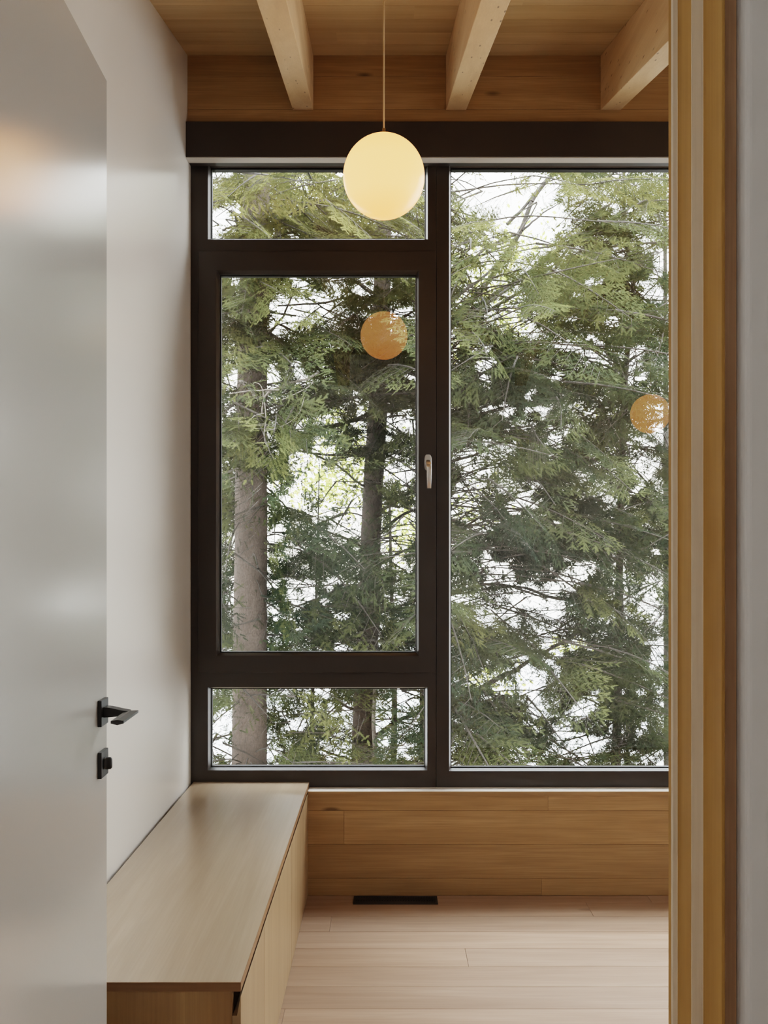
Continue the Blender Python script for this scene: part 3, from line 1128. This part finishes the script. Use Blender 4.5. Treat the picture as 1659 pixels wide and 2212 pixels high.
class Tree:
    def __init__(self, name, label, cat, d, line, width, mat, group=None, up=None, rough=0.0, seg=20, leaf=None, root=None):
        """line: [(px,py),...] top to bottom of the stem as seen, at depth d; width in px at those points"""
        self.d = d
        pts = [at(px, py, d) for px, py in line]
        rad = [w_ * d / F / 2 for w_ in width]
        # carry on down to the ground, and up
        x0, _, z0 = pts[-1]
        g = zground(d) - 0.1
        if root is None:
            sx_ = (pts[-1][0] - pts[-2][0]) / (pts[-2][2] - pts[-1][2])
            sx_ = max(-0.06, min(0.06, sx_))
            pts.append((x0 + sx_ * (z0 - g), d, g))
            rad.append(rad[-1] * 1.18)
        if up:
            t = pts[0]
            pts.insert(0, (t[0] + up[0], d + up[2], t[2] + up[1]))
            rad.insert(0, rad[0] * up[3])
        self.pts = np.array(pts)
        self.rad = np.array(rad)
        base = pts[-1]
        self.root = tag(empty(name, base), label, cat, group)
        n = max(24, int(np.linalg.norm(self.pts[0] - self.pts[-1]) / 0.035)) if rough else 40
        ln = smooth_line(self.pts, n)
        # radius interpolated by height
        rr = np.interp(-ln[:, 2], -self.pts[:, 2], self.rad) if self.pts[0, 2] > self.pts[-1, 2] else np.linspace(rad[0], rad[-1], n)
        t = Tube()
        t.add(ln, rr, seg)
        if rough:
            v = np.array(t.v)
            ang_ = np.tile(np.arange(seg), n)
            row = np.repeat(np.arange(n), seg)
            cen = np.repeat(ln, seg, axis=0)
            r_ = np.random.default_rng(int(d * 100))
            ph = r_.uniform(0, 6, 6)
            dsp = 0.5 * np.sin(ang_ * 2 * math.pi / seg * 3 + ph[0] + row * .11) + 0.3 * np.sin(ang_ * 2 * math.pi / seg * 7 + row * .31 + ph[1]) + r_.uniform(-.6, .6, len(v))
            v = cen + (v - cen) * (1 + rough * dsp)[:, None]
            t.v = list(v)
        self.trunk = t.build('trunk', mat, self.root)
        self.mat = mat
        self.limbs = Tube()
        self.leaves, self.tones = [], []
        self.leafmat = leaf or LEAF

    def axis_at(self, z):
        P_ = self.pts
        return np.array([np.interp(-z, -P_[:, 2], P_[:, 0]), np.interp(-z, -P_[:, 2], P_[:, 1]), z])

    def limb(self, ctrl, w0, w1, n=12, seg=7, mat=None):
        """branch through (px,py,depth) control points, widths in px"""
        p = smooth_line([at(*c) for c in ctrl], n)
        jit = rng.normal(0, 0.004, p.shape)
        jit[0] = 0
        p = p + jit
        d0, d1_ = ctrl[0][2], ctrl[-1][2]
        tb = Tube()
        tb.add(p, np.linspace(w0 * d0 / F / 2, w1 * d1_ / F / 2, n), seg)
        tb.build('branch', B_DARK if mat is None else mat, self.root)

    def bough(self, base, az, pitch, roll, size, tone, ti, connect=True):
        tris, ft, tl, ax = TEMPL[ti]
        ca, sa, cp, sp_, cr_, sr = math.cos(az), math.sin(az), math.cos(pitch), math.sin(pitch), math.cos(roll), math.sin(roll)
        Rz = np.array([[ca, -sa, 0], [sa, ca, 0], [0, 0, 1]])
        Ry = np.array([[cp, 0, -sp_], [0, 1, 0], [sp_, 0, cp]])
        Rx = np.array([[1, 0, 0], [0, cr_, -sr], [0, sr, cr_]])
        Rm = Rz @ Ry @ Rx
        # boughs scale, needles keep their size: scale finger centres only
        cen = tris[:, :, :2].mean(axis=(1, 2), keepdims=True)
        w_ = (tris - cen) * (0.75 + 0.25 * size) + cen * size
        w_ = w_ @ Rm.T + base
        c = w_.mean(axis=(1, 2))
        dep = np.maximum(c[:, 1], 1.0)
        px = PX + c[:, 0] * F / dep
        py = PY - (c[:, 2] - EYE) * F / dep
        drop = gap_drop(px, py)
        for (xa, xb, ya, yb, dm, s) in CLEAR:
            ins = (px > xa) & (px < xb) & (py > ya) & (py < yb) & (dep < dm)
            drop = np.where(ins, np.maximum(drop, s), drop)
        drop = np.maximum(drop, thin(px, py))
        keep = (rng.random(len(c)) > drop) & (dep > 4.6)
        if keep.sum() < 12:
            return False
        w_ = w_[keep]
        # tone: light high up, shade low down and deep in, put into leaf colour
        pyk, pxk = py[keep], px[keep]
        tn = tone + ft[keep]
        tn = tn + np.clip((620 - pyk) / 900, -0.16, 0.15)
        for (cx, cy, rx, ry, s) in LIGHT_TONE:
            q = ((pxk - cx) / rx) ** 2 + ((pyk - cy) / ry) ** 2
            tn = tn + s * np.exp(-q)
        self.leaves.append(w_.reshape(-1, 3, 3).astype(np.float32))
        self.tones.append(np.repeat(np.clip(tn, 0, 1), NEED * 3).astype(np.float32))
        axw = (ax * size) @ Rm.T + base
        m = max(2, int(5 * min(1.0, keep.mean() + 0.25)))
        if keep.mean() < 0.3:
            m = 2
        self.limbs.add(axw[:m], np.linspace(0.009, 0.0025, m) * size, 5)
        for (pl) in (tl[::2] if keep.mean() > 0.45 else []):
            q = (pl * size) @ Rm.T + base
            pm = q[1]
            ppx, ppy = PX + pm[0] * F / pm[1], PY - (pm[2] - EYE) * F / pm[1]
            if gap_drop(np.array([ppx]), np.array([ppy]))[0] < 0.4 and thin(np.array([ppx]), np.array([ppy]))[0] < 0.5:
                self.limbs.add(q, (0.0028, 0.002, 0.001), 3)
        if connect and keep.mean() > 0.42:
            z0 = base[2] + rng.uniform(-0.25, 0.15)
            a0 = self.axis_at(z0)
            mid = (a0 + base) / 2 + np.array([0, 0, rng.uniform(0.02, 0.10)])
            dist = np.linalg.norm(base - a0)
            r0 = min(0.003 + 0.004 * dist, 0.013)
            self.limbs.add(smooth_line([a0, mid, base], 8), np.linspace(r0, 0.005, 8), 6)
        return True

    def finish(self):
        if self.limbs.v:
            o = self.limbs.build('twigs', B_DARK, self.root)
            o['kind'] = 'stuff'
        if self.leaves:
            V = np.concatenate(self.leaves).reshape(-1, 3)
            T_ = np.concatenate(self.tones)
            n = len(V)
            me = bpy.data.meshes.new('foliage')
            me.vertices.add(n)
            me.vertices.foreach_set('co', V.ravel())
            me.loops.add(n)
            me.loops.foreach_set('vertex_index', np.arange(n, dtype=np.int32))
            me.polygons.add(n // 3)
            me.polygons.foreach_set('loop_start', np.arange(0, n, 3, dtype=np.int32))
            me.polygons.foreach_set('loop_total', np.full(n // 3, 3, dtype=np.int32))
            me.update(calc_edges=True)
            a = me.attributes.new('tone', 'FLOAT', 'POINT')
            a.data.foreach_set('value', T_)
            me.materials.append(self.leafmat)
            o = bpy.data.objects.new('foliage', me)
            o['kind'] = 'stuff'
            COL.objects.link(o)
            put(o, self.root)
            return n // 3
        return 0


LIGHT_TONE = [(690, 1290, 150, 150, -.22), (1180, 1170, 150, 90, -.16), (1060, 1230, 120, 70, -.14), (620, 440, 220, 80, .10), (800, 480, 160, 60, .10), (1260, 640, 110, 130, .05),  # zones of painted light and shade in the foliage
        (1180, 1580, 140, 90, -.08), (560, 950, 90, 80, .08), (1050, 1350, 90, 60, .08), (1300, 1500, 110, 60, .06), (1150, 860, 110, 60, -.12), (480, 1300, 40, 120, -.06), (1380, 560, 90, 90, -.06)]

T = {}
T['big'] = Tree('spruce_tree', 'thick tree with pale pinkish scaly bark, left of the others in the casement', 'tree', 7.0,
                [(557, 340), (551, 500), (548, 600), (545, 800), (543, 1000), (540, 1400), (538, 1670)], [58, 58, 60, 64, 68, 72, 76], B_PALE, up=(0.15, 3.2, 0, 0.7), rough=0.022, seg=40)
T['mid'] = Tree('hemlock_tree', 'dark brown trunk standing behind the casement right half, near its handle', 'tree', 9.0,
                [(832, 340), (826, 600), (818, 850), (806, 1050), (800, 1200), (798, 1320), (787, 1500), (782, 1670)], [30, 36, 42, 43, 44, 46, 46, 48], B_BROWN, up=(0.08, 3.0, 0, 0.6), rough=0.02, seg=28)
T['right'] = Tree('hemlock_tree', 'slender dark green conifer with a thin straight trunk in the right pane', 'tree', 10.0,
                  [(1348, 345), (1347, 430), (1352, 520), (1368, 620), (1352, 800), (1343, 1000), (1338, 1232), (1339, 1320), (1336, 1400), (1332, 1595), (1330, 1670)], [6, 7, 8, 10, 12, 14, 16, 16, 18, 20, 22], B_DARK, up=(0.0, 2.5, 0, 0.4), rough=0.02, seg=16)
T['edge'] = Tree('hemlock_tree', 'conifer with a slim straight trunk at the right pane edge, beside the jamb', 'tree', 12.5,
                 [(1436, 345), (1438, 800), (1440, 1240), (1441, 1450), (1442, 1670)], [6, 10, 14, 15, 16], B_DARK, up=(0, 3, 0, .5), rough=0.02, seg=16)
T['stem'] = Tree('dead_sapling', 'thin pale dead stem right against the dark brown trunk, low down', 'tree', 8.6,
                 [(806, 1420), (809, 1500), (807, 1560), (810, 1620), (808, 1670)], [3, 8, 9, 10, 11], B_GREY, rough=0.01, seg=10)
T['far1'] = Tree('hemlock_tree', 'thin distant dark trunk right of the pale dead stem in the lower pane', 'tree', 12.0,
                 [(840, 1050), (842, 1100), (845, 1250), (852, 1500), (850, 1670)], [3, 5, 8, 12, 13], B_BROWN, up=(0, .15, 0, .3), seg=12)
T['far2'] = Tree('hemlock_tree', 'distant dark trunk at the right end of the lower pane, beside the mullion', 'tree', 13.0,
                 [(908, 1420), (911, 1470), (912, 1520), (912, 1670)], [4, 8, 12, 13], B_BROWN, up=(0, .2, 0, .3), seg=12)
T['sapling'] = Tree('hemlock_sapling', 'thin leafy young conifer between the pale trunk and the dark trunk', 'tree', 11.0,
                    [(690, 1000), (684, 1250), (675, 1500), (673, 1670)], [2, 5, 9, 10], B_DARK, seg=10)
T['top'] = Tree('hemlock_tree', 'dark stem behind the top pane, just right of the pale trunk', 'tree', 10.5,
                [(622, 340), (616, 410), (590, 560), (560, 800), (545, 1200), (540, 1670)], [13, 13, 14, 15, 16, 17], B_DARK, up=(.05, 2, 0, .6), seg=14)
T['centre'] = Tree('hemlock_tree', 'conifer hidden by the window mullion, its boughs filling the left of the right pane', 'tree', 8.2,
                   [(955, 340), (953, 900), (950, 1670)], [20, 26, 32], B_BROWN, up=(0, 2.5, 0, .5), rough=.02, seg=16)
T['left'] = Tree('hemlock_tree', 'conifer left of the pale trunk, mostly hidden by the window frame', 'tree', 9.5,
                 [(425, 340), (428, 900), (430, 1670)], [16, 22, 28], B_BROWN, up=(0, 2.5, 0, .5), rough=.02, seg=16)
T['beyond'] = Tree('hemlock_tree', 'conifer beyond the wooden jamb, its bough tips entering the right pane', 'tree', 8.8,
                   [(1640, 340), (1640, 900), (1645, 1670)], [22, 28, 34], B_BROWN, up=(0, 2.5, 0, .5), rough=.02, seg=16)
T['lean1'] = Tree('leaning_tree', 'thin leaning pale stem, steepest of those across the top left of the right pane', 'tree', 10.8,
                  [(1216, 352), (1155, 425), (1121, 505), (1060, 600), (985, 690), (962, 740), (955, 850), (953, 1200), (952, 1670)], [7, 9, 11, 12, 13, 14, 14, 15, 16], B_DARK, seg=10, rough=0.01)
T['lean2'] = Tree('leaning_tree', 'grey leaning stem, lowest of those across the top left of the right pane', 'tree', 11.2,
                  [(1300, 500), (1223, 530), (1140, 590), (1046, 650), (990, 690), (965, 715), (950, 800), (948, 1200), (946, 1670)], [5, 8, 9, 10, 11, 12, 12, 13, 14], B_DARK, seg=10, rough=0.01)

# ---- large branches seen in the photo
t = T['mid']
t.limb([(818, 880, 9), (783, 900, 8.85), (707, 924, 8.6), (645, 938, 8.4), (603, 944, 8.3)], 10, 9, 16)
t.limb([(822, 890, 9), (899, 876, 9.0), (960, 850, 9.1)], 8, 5)
t.limb([(806, 985, 9), (754, 983, 8.9), (678, 981, 8.7), (617, 965, 8.6)], 6, 4)
t.limb([(803, 1060, 9), (772, 1041, 8.9), (720, 1000, 8.8), (678, 981, 8.7), (640, 950, 8.6)], 6, 3)
t.limb([(803, 1165, 9), (820, 1153, 9), (860, 1118, 9.1), (899, 1099, 9.2), (960, 1070, 9.3)], 9, 5)
t.limb([(804, 1120, 9), (827, 1102, 9), (870, 1072, 9.2), (899, 1055, 9.3)], 8, 6)
t.limb([(800, 1225, 9), (820, 1219, 9), (860, 1195, 9.1), (899, 1182, 9.2), (980, 1160, 9.4)], 8, 5)
t.limb([(800, 1270, 9), (852, 1257, 9.1), (899, 1241, 9.2), (960, 1225, 9.4)], 7, 5)
t.limb([(800, 1195, 9), (780, 1181, 8.9), (735, 1158, 8.7), (675, 1140, 8.5)], 7, 4)
t.limb([(798, 1340, 9), (750, 1290, 8.8), (730, 1260, 8.6)], 5, 3)
t.limb([(795, 1330, 9), (860, 1310, 9.2), (899, 1296, 9.3)], 6, 4)
t.limb([(790, 1540, 9), (762, 1532, 8.9), (730, 1518, 8.7), (697, 1509, 8.5)], 7, 5)
t.limb([(785, 1655, 9), (762, 1643, 8.9), (720, 1630, 8.8), (686, 1617, 8.7)], 7, 4)
t.limb([(788, 1610, 9), (816, 1588, 9), (860, 1557, 9.2), (917, 1534, 9.4), (985, 1500, 9.6)], 11, 7)
t.limb([(820, 700, 9), (780, 640, 8.8), (700, 655, 8.5), (600, 660, 8.2)], 7, 4)
t.limb([(825, 640, 9), (790, 624, 8.8), (760, 600, 8.6)], 8, 6)
t.limb([(815, 840, 9), (770, 800, 8.8), (740, 770, 8.6)], 6, 3)
t.limb([(810, 1010, 9), (770, 960, 8.9), (745, 925, 8.8), (735, 890, 8.7)], 3, 2)
t = T['big']
# bare pale dead limb in front of the trunk
t.limb([(520, 822, 6.85), (541, 838, 6.7), (559, 863, 6.55), (572, 850, 6.5), (581, 846, 6.5), (605, 836, 6.48), (631, 828, 6.45), (660, 818, 6.4), (689, 806, 6.35)], 9, 5, 26, mat=B_GREY)
T['dead'] = None
t.limb([(480, 498, 6.9), (505, 490, 6.9), (530, 505, 6.9)], 5, 7)
t.limb([(530, 445, 7.0), (512, 432, 6.9), (498, 425, 6.8), (455, 440, 6.7)], 7, 3)
t.limb([(540, 402, 6.9), (565, 396, 6.75), (590, 380, 6.65), (611, 363, 6.6)], 5, 3)
t.limb([(560, 742, 7), (600, 700, 6.8), (625, 655, 6.7), (640, 615, 6.6)], 6, 3)
t = T['right']
t.limb([(1340, 1240, 10), (1290, 1215, 9.9), (1240, 1200, 9.8), (1198, 1180, 9.7)], 6, 3)
t.limb([(1338, 1300, 10), (1270, 1300, 9.8), (1189, 1290, 9.6), (1140, 1272, 9.5), (1100, 1268, 9.4), (1040, 1274, 9.3), (976, 1284, 9.2)], 8, 4, 18)
t.limb([(1337, 1385, 10), (1290, 1352, 9.9), (1228, 1331, 9.8)], 6, 3)
t.limb([(1335, 1400, 10), (1290, 1392, 9.9), (1228, 1378, 9.8), (1180, 1360, 9.7)], 6, 3)
t.limb([(1338, 1300, 10), (1380, 1275, 10), (1425, 1255, 10.1)], 5, 3)
t.limb([(1333, 1560, 10), (1290, 1520, 9.8), (1240, 1500, 9.7), (1190, 1490, 9.6)], 5, 3)
t.limb([(1331, 1622, 10), (1290, 1635, 9.9), (1206, 1650, 9.8)], 5, 3)
t.limb([(1330, 1560, 10), (1280, 1580, 9.9), (1220, 1600, 9.8), (1150, 1590, 9.7)], 5, 2)
t.limb([(1352, 520, 10), (1300, 490, 9.9), (1240, 520, 9.8), (1190, 590, 9.7), (1100, 645, 9.6), (1020, 690, 9.5), (970, 705, 9.4)], 5, 8, 18)
t.limb([(1365, 620, 10), (1320, 600, 10), (1290, 580, 10)], 6, 3)
t.limb([(1352, 800, 10), (1290, 760, 9.8), (1230, 745, 9.7)], 5, 3)
t.limb([(1345, 960, 10), (1300, 930, 9.8), (1240, 880, 9.7)], 5, 3)
t = T['lean1']
t.limb([(1121, 505, 10.8), (1160, 470, 10.9), (1215, 435, 11.0)], 6, 2)
t.limb([(1095, 485, 10.8), (1130, 450, 10.8), (1181, 387, 10.9), (1205, 358, 10.9)], 8, 5)
t.limb([(1121, 505, 10.8), (1060, 530, 10.7), (1000, 580, 10.6), (975, 600, 10.6)], 7, 4)
t = T['centre']
t.limb([(950, 1560, 8.2), (1057, 1476, 8.6), (1110, 1450, 8.8), (1155, 1420, 9.0), (1210, 1390, 9.2), (1258, 1363, 9.4)], 14, 5, 16)
t.limb([(953, 1290, 8.2), (1010, 1272, 8.5), (1080, 1262, 8.8), (1130, 1275, 9.0), (1180, 1292, 9.2)], 9, 4, 14)
t.limb([(953, 1165, 8.2), (990, 1145, 8.3), (1050, 1110, 8.5), (1105, 1078, 8.6)], 7, 4)
t.limb([(955, 905, 8.2), (1030, 885, 8.4), (1090, 855, 8.6), (1120, 840, 8.7)], 8, 5)
t.limb([(955, 720, 8.2), (1040, 665, 8.6), (1130, 600, 9), (1220, 525, 9.4)], 10, 5, 14)
t.limb([(955, 665, 8.2), (1000, 630, 8.4), (1060, 585, 8.6), (1110, 520, 8.7), (1160, 440, 8.8)], 9, 3, 14)
t.limb([(952, 1000, 8.2), (1020, 985, 8.4), (1070, 960, 8.5), (1115, 945, 8.6)], 7, 4)

# ---- boughs
order = [k for k in T if T[k] is not None and k not in ('stem', 'lean1', 'lean2')]
count = 0
cand = 0
target = NBOUGH
while count < target and cand < 20000:
    cand += 1
    if rng.random() < 0.80:
        px, py = rng.uniform(400, 1480), rng.uniform(320, 1700)
    else:
        px, py = rng.uniform(100, 2100), rng.uniform(220, 1850)
    if gap_drop(np.array([px]), np.array([py]))[0] > 0.45 and rng.random() < 0.9:
        continue
    d = rng.choice([rng.uniform(6.2, 8.0), rng.uniform(8, 10.5), rng.uniform(10, 13.5)], p=[0.27, 0.43, 0.30])
    X, Y, Z = at(px, py, d)
    best, bs = None, 9e9
    for k in order:
        tr = T[k]
        a0 = tr.axis_at(Z)
        if Z > tr.pts[0, 2] + 0.3:
            continue
        sc_ = abs(a0[0] - X) + 1.1 * abs(a0[1] - Y) + rng.uniform(0, 0.5) + {'big': 0.8, 'far1': 0.9, 'far2': 0.9, 'sapling': 2.4}.get(k, 0)
        if sc_ < bs:
            best, bs, ba = tr, sc_, a0
    if best is None or bs > 2.6:
        continue
    out = np.array([X, Y]) - ba[:2]
    az = math.atan2(out[1], out[0]) + rng.normal(0, 0.45)
    if math.hypot(*out) < 0.35:
        az = rng.uniform(0, 2 * math.pi)
    size = rng.uniform(0.75, 1.35) * (0.9 if d < 7.5 else 1.05)
    pitch = math.radians(rng.uniform(-34, 6))
    roll = math.radians(rng.normal(0, 26))
    # sampled point is the middle of the bough
    base = np.array([X, Y, Z]) - np.array([math.cos(az) * math.cos(pitch), math.sin(az) * math.cos(pitch), math.sin(pitch)]) * 0.45 * size
    if base[1] - 0.2 < 4.9:
        continue
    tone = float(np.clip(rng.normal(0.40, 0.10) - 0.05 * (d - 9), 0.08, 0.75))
    if best.bough(base, az, pitch, roll, size, tone, int(rng.integers(len(TEMPL)))):
        count += 1
# boughs hanging in front of the thick pale trunk and other near clumps
NEAR = [  # px range, py range, depth range, tree, number
    ((450, 660), (600, 800), (6.0, 6.8), 'big', 15), ((470, 640), (880, 985), (5.9, 6.7), 'big', 16), ((450, 530), (930, 1000), (6.0, 6.8), 'big', 4),
    ((450, 640), (470, 560), (6.0, 6.8), 'big', 8), ((450, 560), (365, 400), (6.0, 6.9), 'big', 5), ((600, 900), (430, 560), (6.4, 7.6), 'big', 15), ((455, 520), (1300, 1420), (6.3, 7.2), 'big', 4),
    ((640, 900), (590, 690), (7.0, 8.6), 'mid', 12), ((600, 780), (740, 860), (7.4, 8.8), 'mid', 13), ((740, 900), (700, 860), (7.6, 8.6), 'mid', 16), ((780, 900), (940, 1060), (8.0, 8.8), 'mid', 10),
    ((590, 780), (1170, 1420), (8.2, 10.5), 'mid', 26), ((455, 520), (1040, 1420), (8.5, 10.5), 'left', 14), ((590, 760), (1490, 1660), (8.5, 10.8), 'sapling', 12), ((820, 915), (1280, 1420), (9.2, 11.5), 'mid', 10),
    ((1180, 1450), (370, 560), (8.4, 9.8), 'right', 22), ((1100, 1300), (560, 860), (8.6, 9.8), 'right', 26), ((1280, 1450), (560, 860), (8.6, 9.8), 'right', 22), ((980, 1150), (730, 900), (7.4, 9.0), 'centre', 16),
    ((980, 1120), (500, 600), (7.4, 8.6), 'centre', 5), ((1150, 1450), (880, 1060), (8.8, 10), 'right', 24), ((990, 1240), (1010, 1220), (8.0, 9.6), 'centre', 22), ((1240, 1450), (1060, 1240), (8.8, 10), 'right', 20),
    ((980, 1180), (1310, 1430), (7.2, 9.0), 'centre', 16), ((1180, 1450), (1390, 1500), (8.2, 10), 'right', 18), ((980, 1200), (1500, 1660), (7.6, 9.4), 'centre', 22), ((1250, 1450), (1520, 1660), (8.8, 10.4), 'right', 16),
    ((1180, 1420), (1260, 1400), (9.4, 11), 'right', 12), ((975, 1180), (870, 1060), (7.8, 9.2), 'centre', 16), ((980, 1140), (650, 760), (7.8, 9.0), 'centre', 6),
    ((600, 780), (860, 960), (9.4, 10.8), 'mid', 8),
]
for (xr, yr, dr, tk, n) in NEAR:
    tr = T[tk]
    for _ in range(int(n * 1.25)):
        for _try in range(6):
            px, py = rng.uniform(*xr), rng.uniform(*yr)
            if gap_drop(np.array([px]), np.array([py]))[0] < 0.5:
                break
        d = rng.uniform(*dr)
        X, Y, Z = at(px, py, d)
        a0 = tr.axis_at(Z)
        az = math.atan2(Y - a0[1], X - a0[0]) + rng.normal(0, 0.5)
        size = rng.uniform(0.6, 1.05)
        pitch, roll = math.radians(rng.uniform(-42, -4)), math.radians(rng.normal(0, 24))
        base = np.array([X, Y, Z]) - np.array([math.cos(az) * math.cos(pitch), math.sin(az) * math.cos(pitch), math.sin(pitch)]) * 0.45 * size
        base[1] = max(base[1], 5.2)
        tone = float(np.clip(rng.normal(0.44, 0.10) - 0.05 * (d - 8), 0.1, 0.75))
        if tr.bough(base, az, pitch, roll, size, tone, int(rng.integers(len(TEMPL)))):
            count += 1
tot = sum(T[k].finish() for k in T if T[k] is not None)

# ---- the bare hanging twig hooked on the pale tree's dead limb: a dead branch of its own
T['dead'] = Tube()
dead = [([(496, 851), (505, 848), (541, 842), (559, 841), (577, 838), (600, 838)], 3.2, 5),
        ([(546, 830), (550, 826), (560, 829), (565, 838), (568, 852), (571, 880), (572, 905), (568, 935), (571, 955), (580, 973), (589, 990)], 2, 4),
        ([(581, 846), (570, 858), (564, 878), (562, 890)], 5, 4),
        ([(570, 893), (552, 900), (536, 920)], 2, 1.4), ([(570, 932), (600, 925), (630, 912), (650, 892), (660, 862)], 2.5, 1.5),
        ([(608, 864), (640, 848), (668, 830), (675, 818)], 2, 3)]
for ctrl, w0, w1 in dead:
    p = smooth_line([at(a, b, 6.0) for a, b in ctrl], 24)
    p[:, 1] += np.linspace(0.0, 0.08, 24) * rng.choice([-1, 1])
    T['dead'].add(p, np.linspace(w0, w1, 24) * 0.72 * 6.0 / F / 2, 6)
o = T['dead'].build('dead_branch', B_GREY)
tag(o, 'bare pale dead branch hanging in front of the thick pale trunk', 'branch')

# ---- pale broadleaf tree far behind, lit through its leaves
Tb = Tree('broadleaf_tree', 'pale yellow green broadleaf tree far behind, showing through the gaps', 'tree', 15.0,
          [(952, 330), (955, 900), (952, 1300), (950, 1670)], [6, 10, 14, 16], B_DARK, seg=12, leaf=LEAFB)
cl = [(1060, 620, 70, 60, 420), (1130, 520, 60, 60, 160), (1050, 1465, 60, 40, 260), (1230, 1395, 50, 20, 120), (1020, 1100, 50, 60, 160), (720, 1040, 90, 60, 800), (760, 960, 60, 50, 380),
      (870, 1150, 50, 80, 480), (720, 890, 50, 40, 170), (1100, 700, 40, 40, 120), (1010, 540, 40, 50, 120), (1290, 870, 80, 40, 90), (1000, 760, 30, 40, 140), (660, 400, 60, 40, 160), (740, 420, 60, 40, 120)]
tri, ton = [], []
for (cx, cy, rx, ry, n) in cl:
    z = at(cx, cy, 15)[2]
    a0 = Tb.axis_at(min(z, Tb.pts[0, 2]) - 0.8)
    e = np.array(at(cx, cy, 15.0))
    if n > 100:
        Tb.limbs.add(smooth_line([a0, (a0 + e) / 2 + np.array([0, 0, .15]), e], 10), np.linspace(.035, .01, 10), 6)
    for i in range(n):
        c = np.array(at(cx + rng.normal(0, rx * .62), cy + rng.normal(0, ry * .62), 15.0 + rng.normal(0, 0.5)))
        a = rng.normal(size=3)
        a /= np.linalg.norm(a)
        b_ = np.cross(a, rng.normal(size=3))
        b_ /= np.linalg.norm(b_)
        s = rng.uniform(0.035, 0.065)
        q = [c - a * s, c + b_ * s * .55, c + a * s, c - b_ * s * .55]
        tri += [[q[0], q[1], q[2]], [q[0], q[2], q[3]]]
        ton += [rng.uniform(0, 1)] * 6
Tb.leaves.append(np.array(tri, np.float32))
Tb.tones.append(np.array(ton, np.float32))
tot += Tb.finish()
print('foliage triangles', tot, 'boughs', count, 'candidates', cand)

# ------------------------------------------------------------------ light
w = bpy.data.worlds.new('overcast_sky')
scene.world = w
w.use_nodes = True
nt = w.node_tree
nt.nodes.clear()
wo = nt.nodes.new('ShaderNodeOutputWorld')
bg = nt.nodes.new('ShaderNodeBackground')
tc = nt.nodes.new('ShaderNodeTexCoord')
sp = nt.nodes.new('ShaderNodeSeparateXYZ')
nt.links.new(tc.outputs['Generated'], sp.inputs[0])
c = ramp(nt, mathn(nt, 'ADD', mathn(nt, 'MULTIPLY', sp.outputs['Z'], 0.5), 0.5),
         [(0.0, (0.35, 0.36, 0.36)), (0.30, (0.75, 0.78, 0.80)), (0.44, (0.92, 0.96, 1.0)), (0.50, (1.0, 0.97, 0.90)), (0.56, (1.0, 0.99, 0.97)), (0.75, (0.96, 0.98, 1.0)), (1.0, (0.85, 0.93, 1.0))])
nt.links.new(c, bg.inputs['Color'])
# an overcast sky is about three times brighter overhead than at the horizon
zen = mathn(nt, 'MAXIMUM', mathn(nt, 'SUBTRACT', sp.outputs['Z'], 0.30), 0.0)
nt.links.new(mathn(nt, 'MULTIPLY', mathn(nt, 'ADD', mathn(nt, 'MULTIPLY', zen, 3.4), 1.0), 8.4), bg.inputs['Strength'])
nt.links.new(bg.outputs[0], wo.inputs['Surface'])


def area(name, loc, rot, sx, sy, power, col):
    l = bpy.data.lights.new(name, 'AREA')
    l.shape = 'RECTANGLE'
    l.size, l.size_y = sx, sy
    l.energy = power
    l.color = col
    o = bpy.data.objects.new(name, l)
    COL.objects.link(o)
    o.location = loc
    o.rotation_euler = rot
    return o


area('hall_fill_light', (-0.85, -0.35, 2.738), (0, 0, 0), 0.4, 0.4, 10.0, (1.0, 0.96, 0.90))  # unseen light added to brighten the jamb and hall wall
area('room_fill_light', (2.9, 3.1, 1.9), (0, math.radians(90), 0), 1.9, 1.0, 15, (1.0, 0.97, 0.93))  # unseen area light added as fill from the right

# ------------------------------------------------------------------ render look
scene.view_settings.view_transform = 'Filmic'
scene.view_settings.look = 'Medium High Contrast'
scene.view_settings.exposure = 0.0
scene.cycles.use_denoising = True
scene.cycles.max_bounces = 7
scene.cycles.diffuse_bounces = 4
scene.cycles.glossy_bounces = 3
scene.cycles.use_adaptive_sampling = True
scene.cycles.use_light_tree = False
scene.cycles.adaptive_threshold = 0.11
scene.cycles.adaptive_min_samples = 16
scene.cycles.transmission_bounces = 6
scene.cycles.transparent_max_bounces = 8
scene.cycles.sample_clamp_indirect = 6.0
scene.cycles.caustics_reflective = False
scene.cycles.caustics_refractive = False
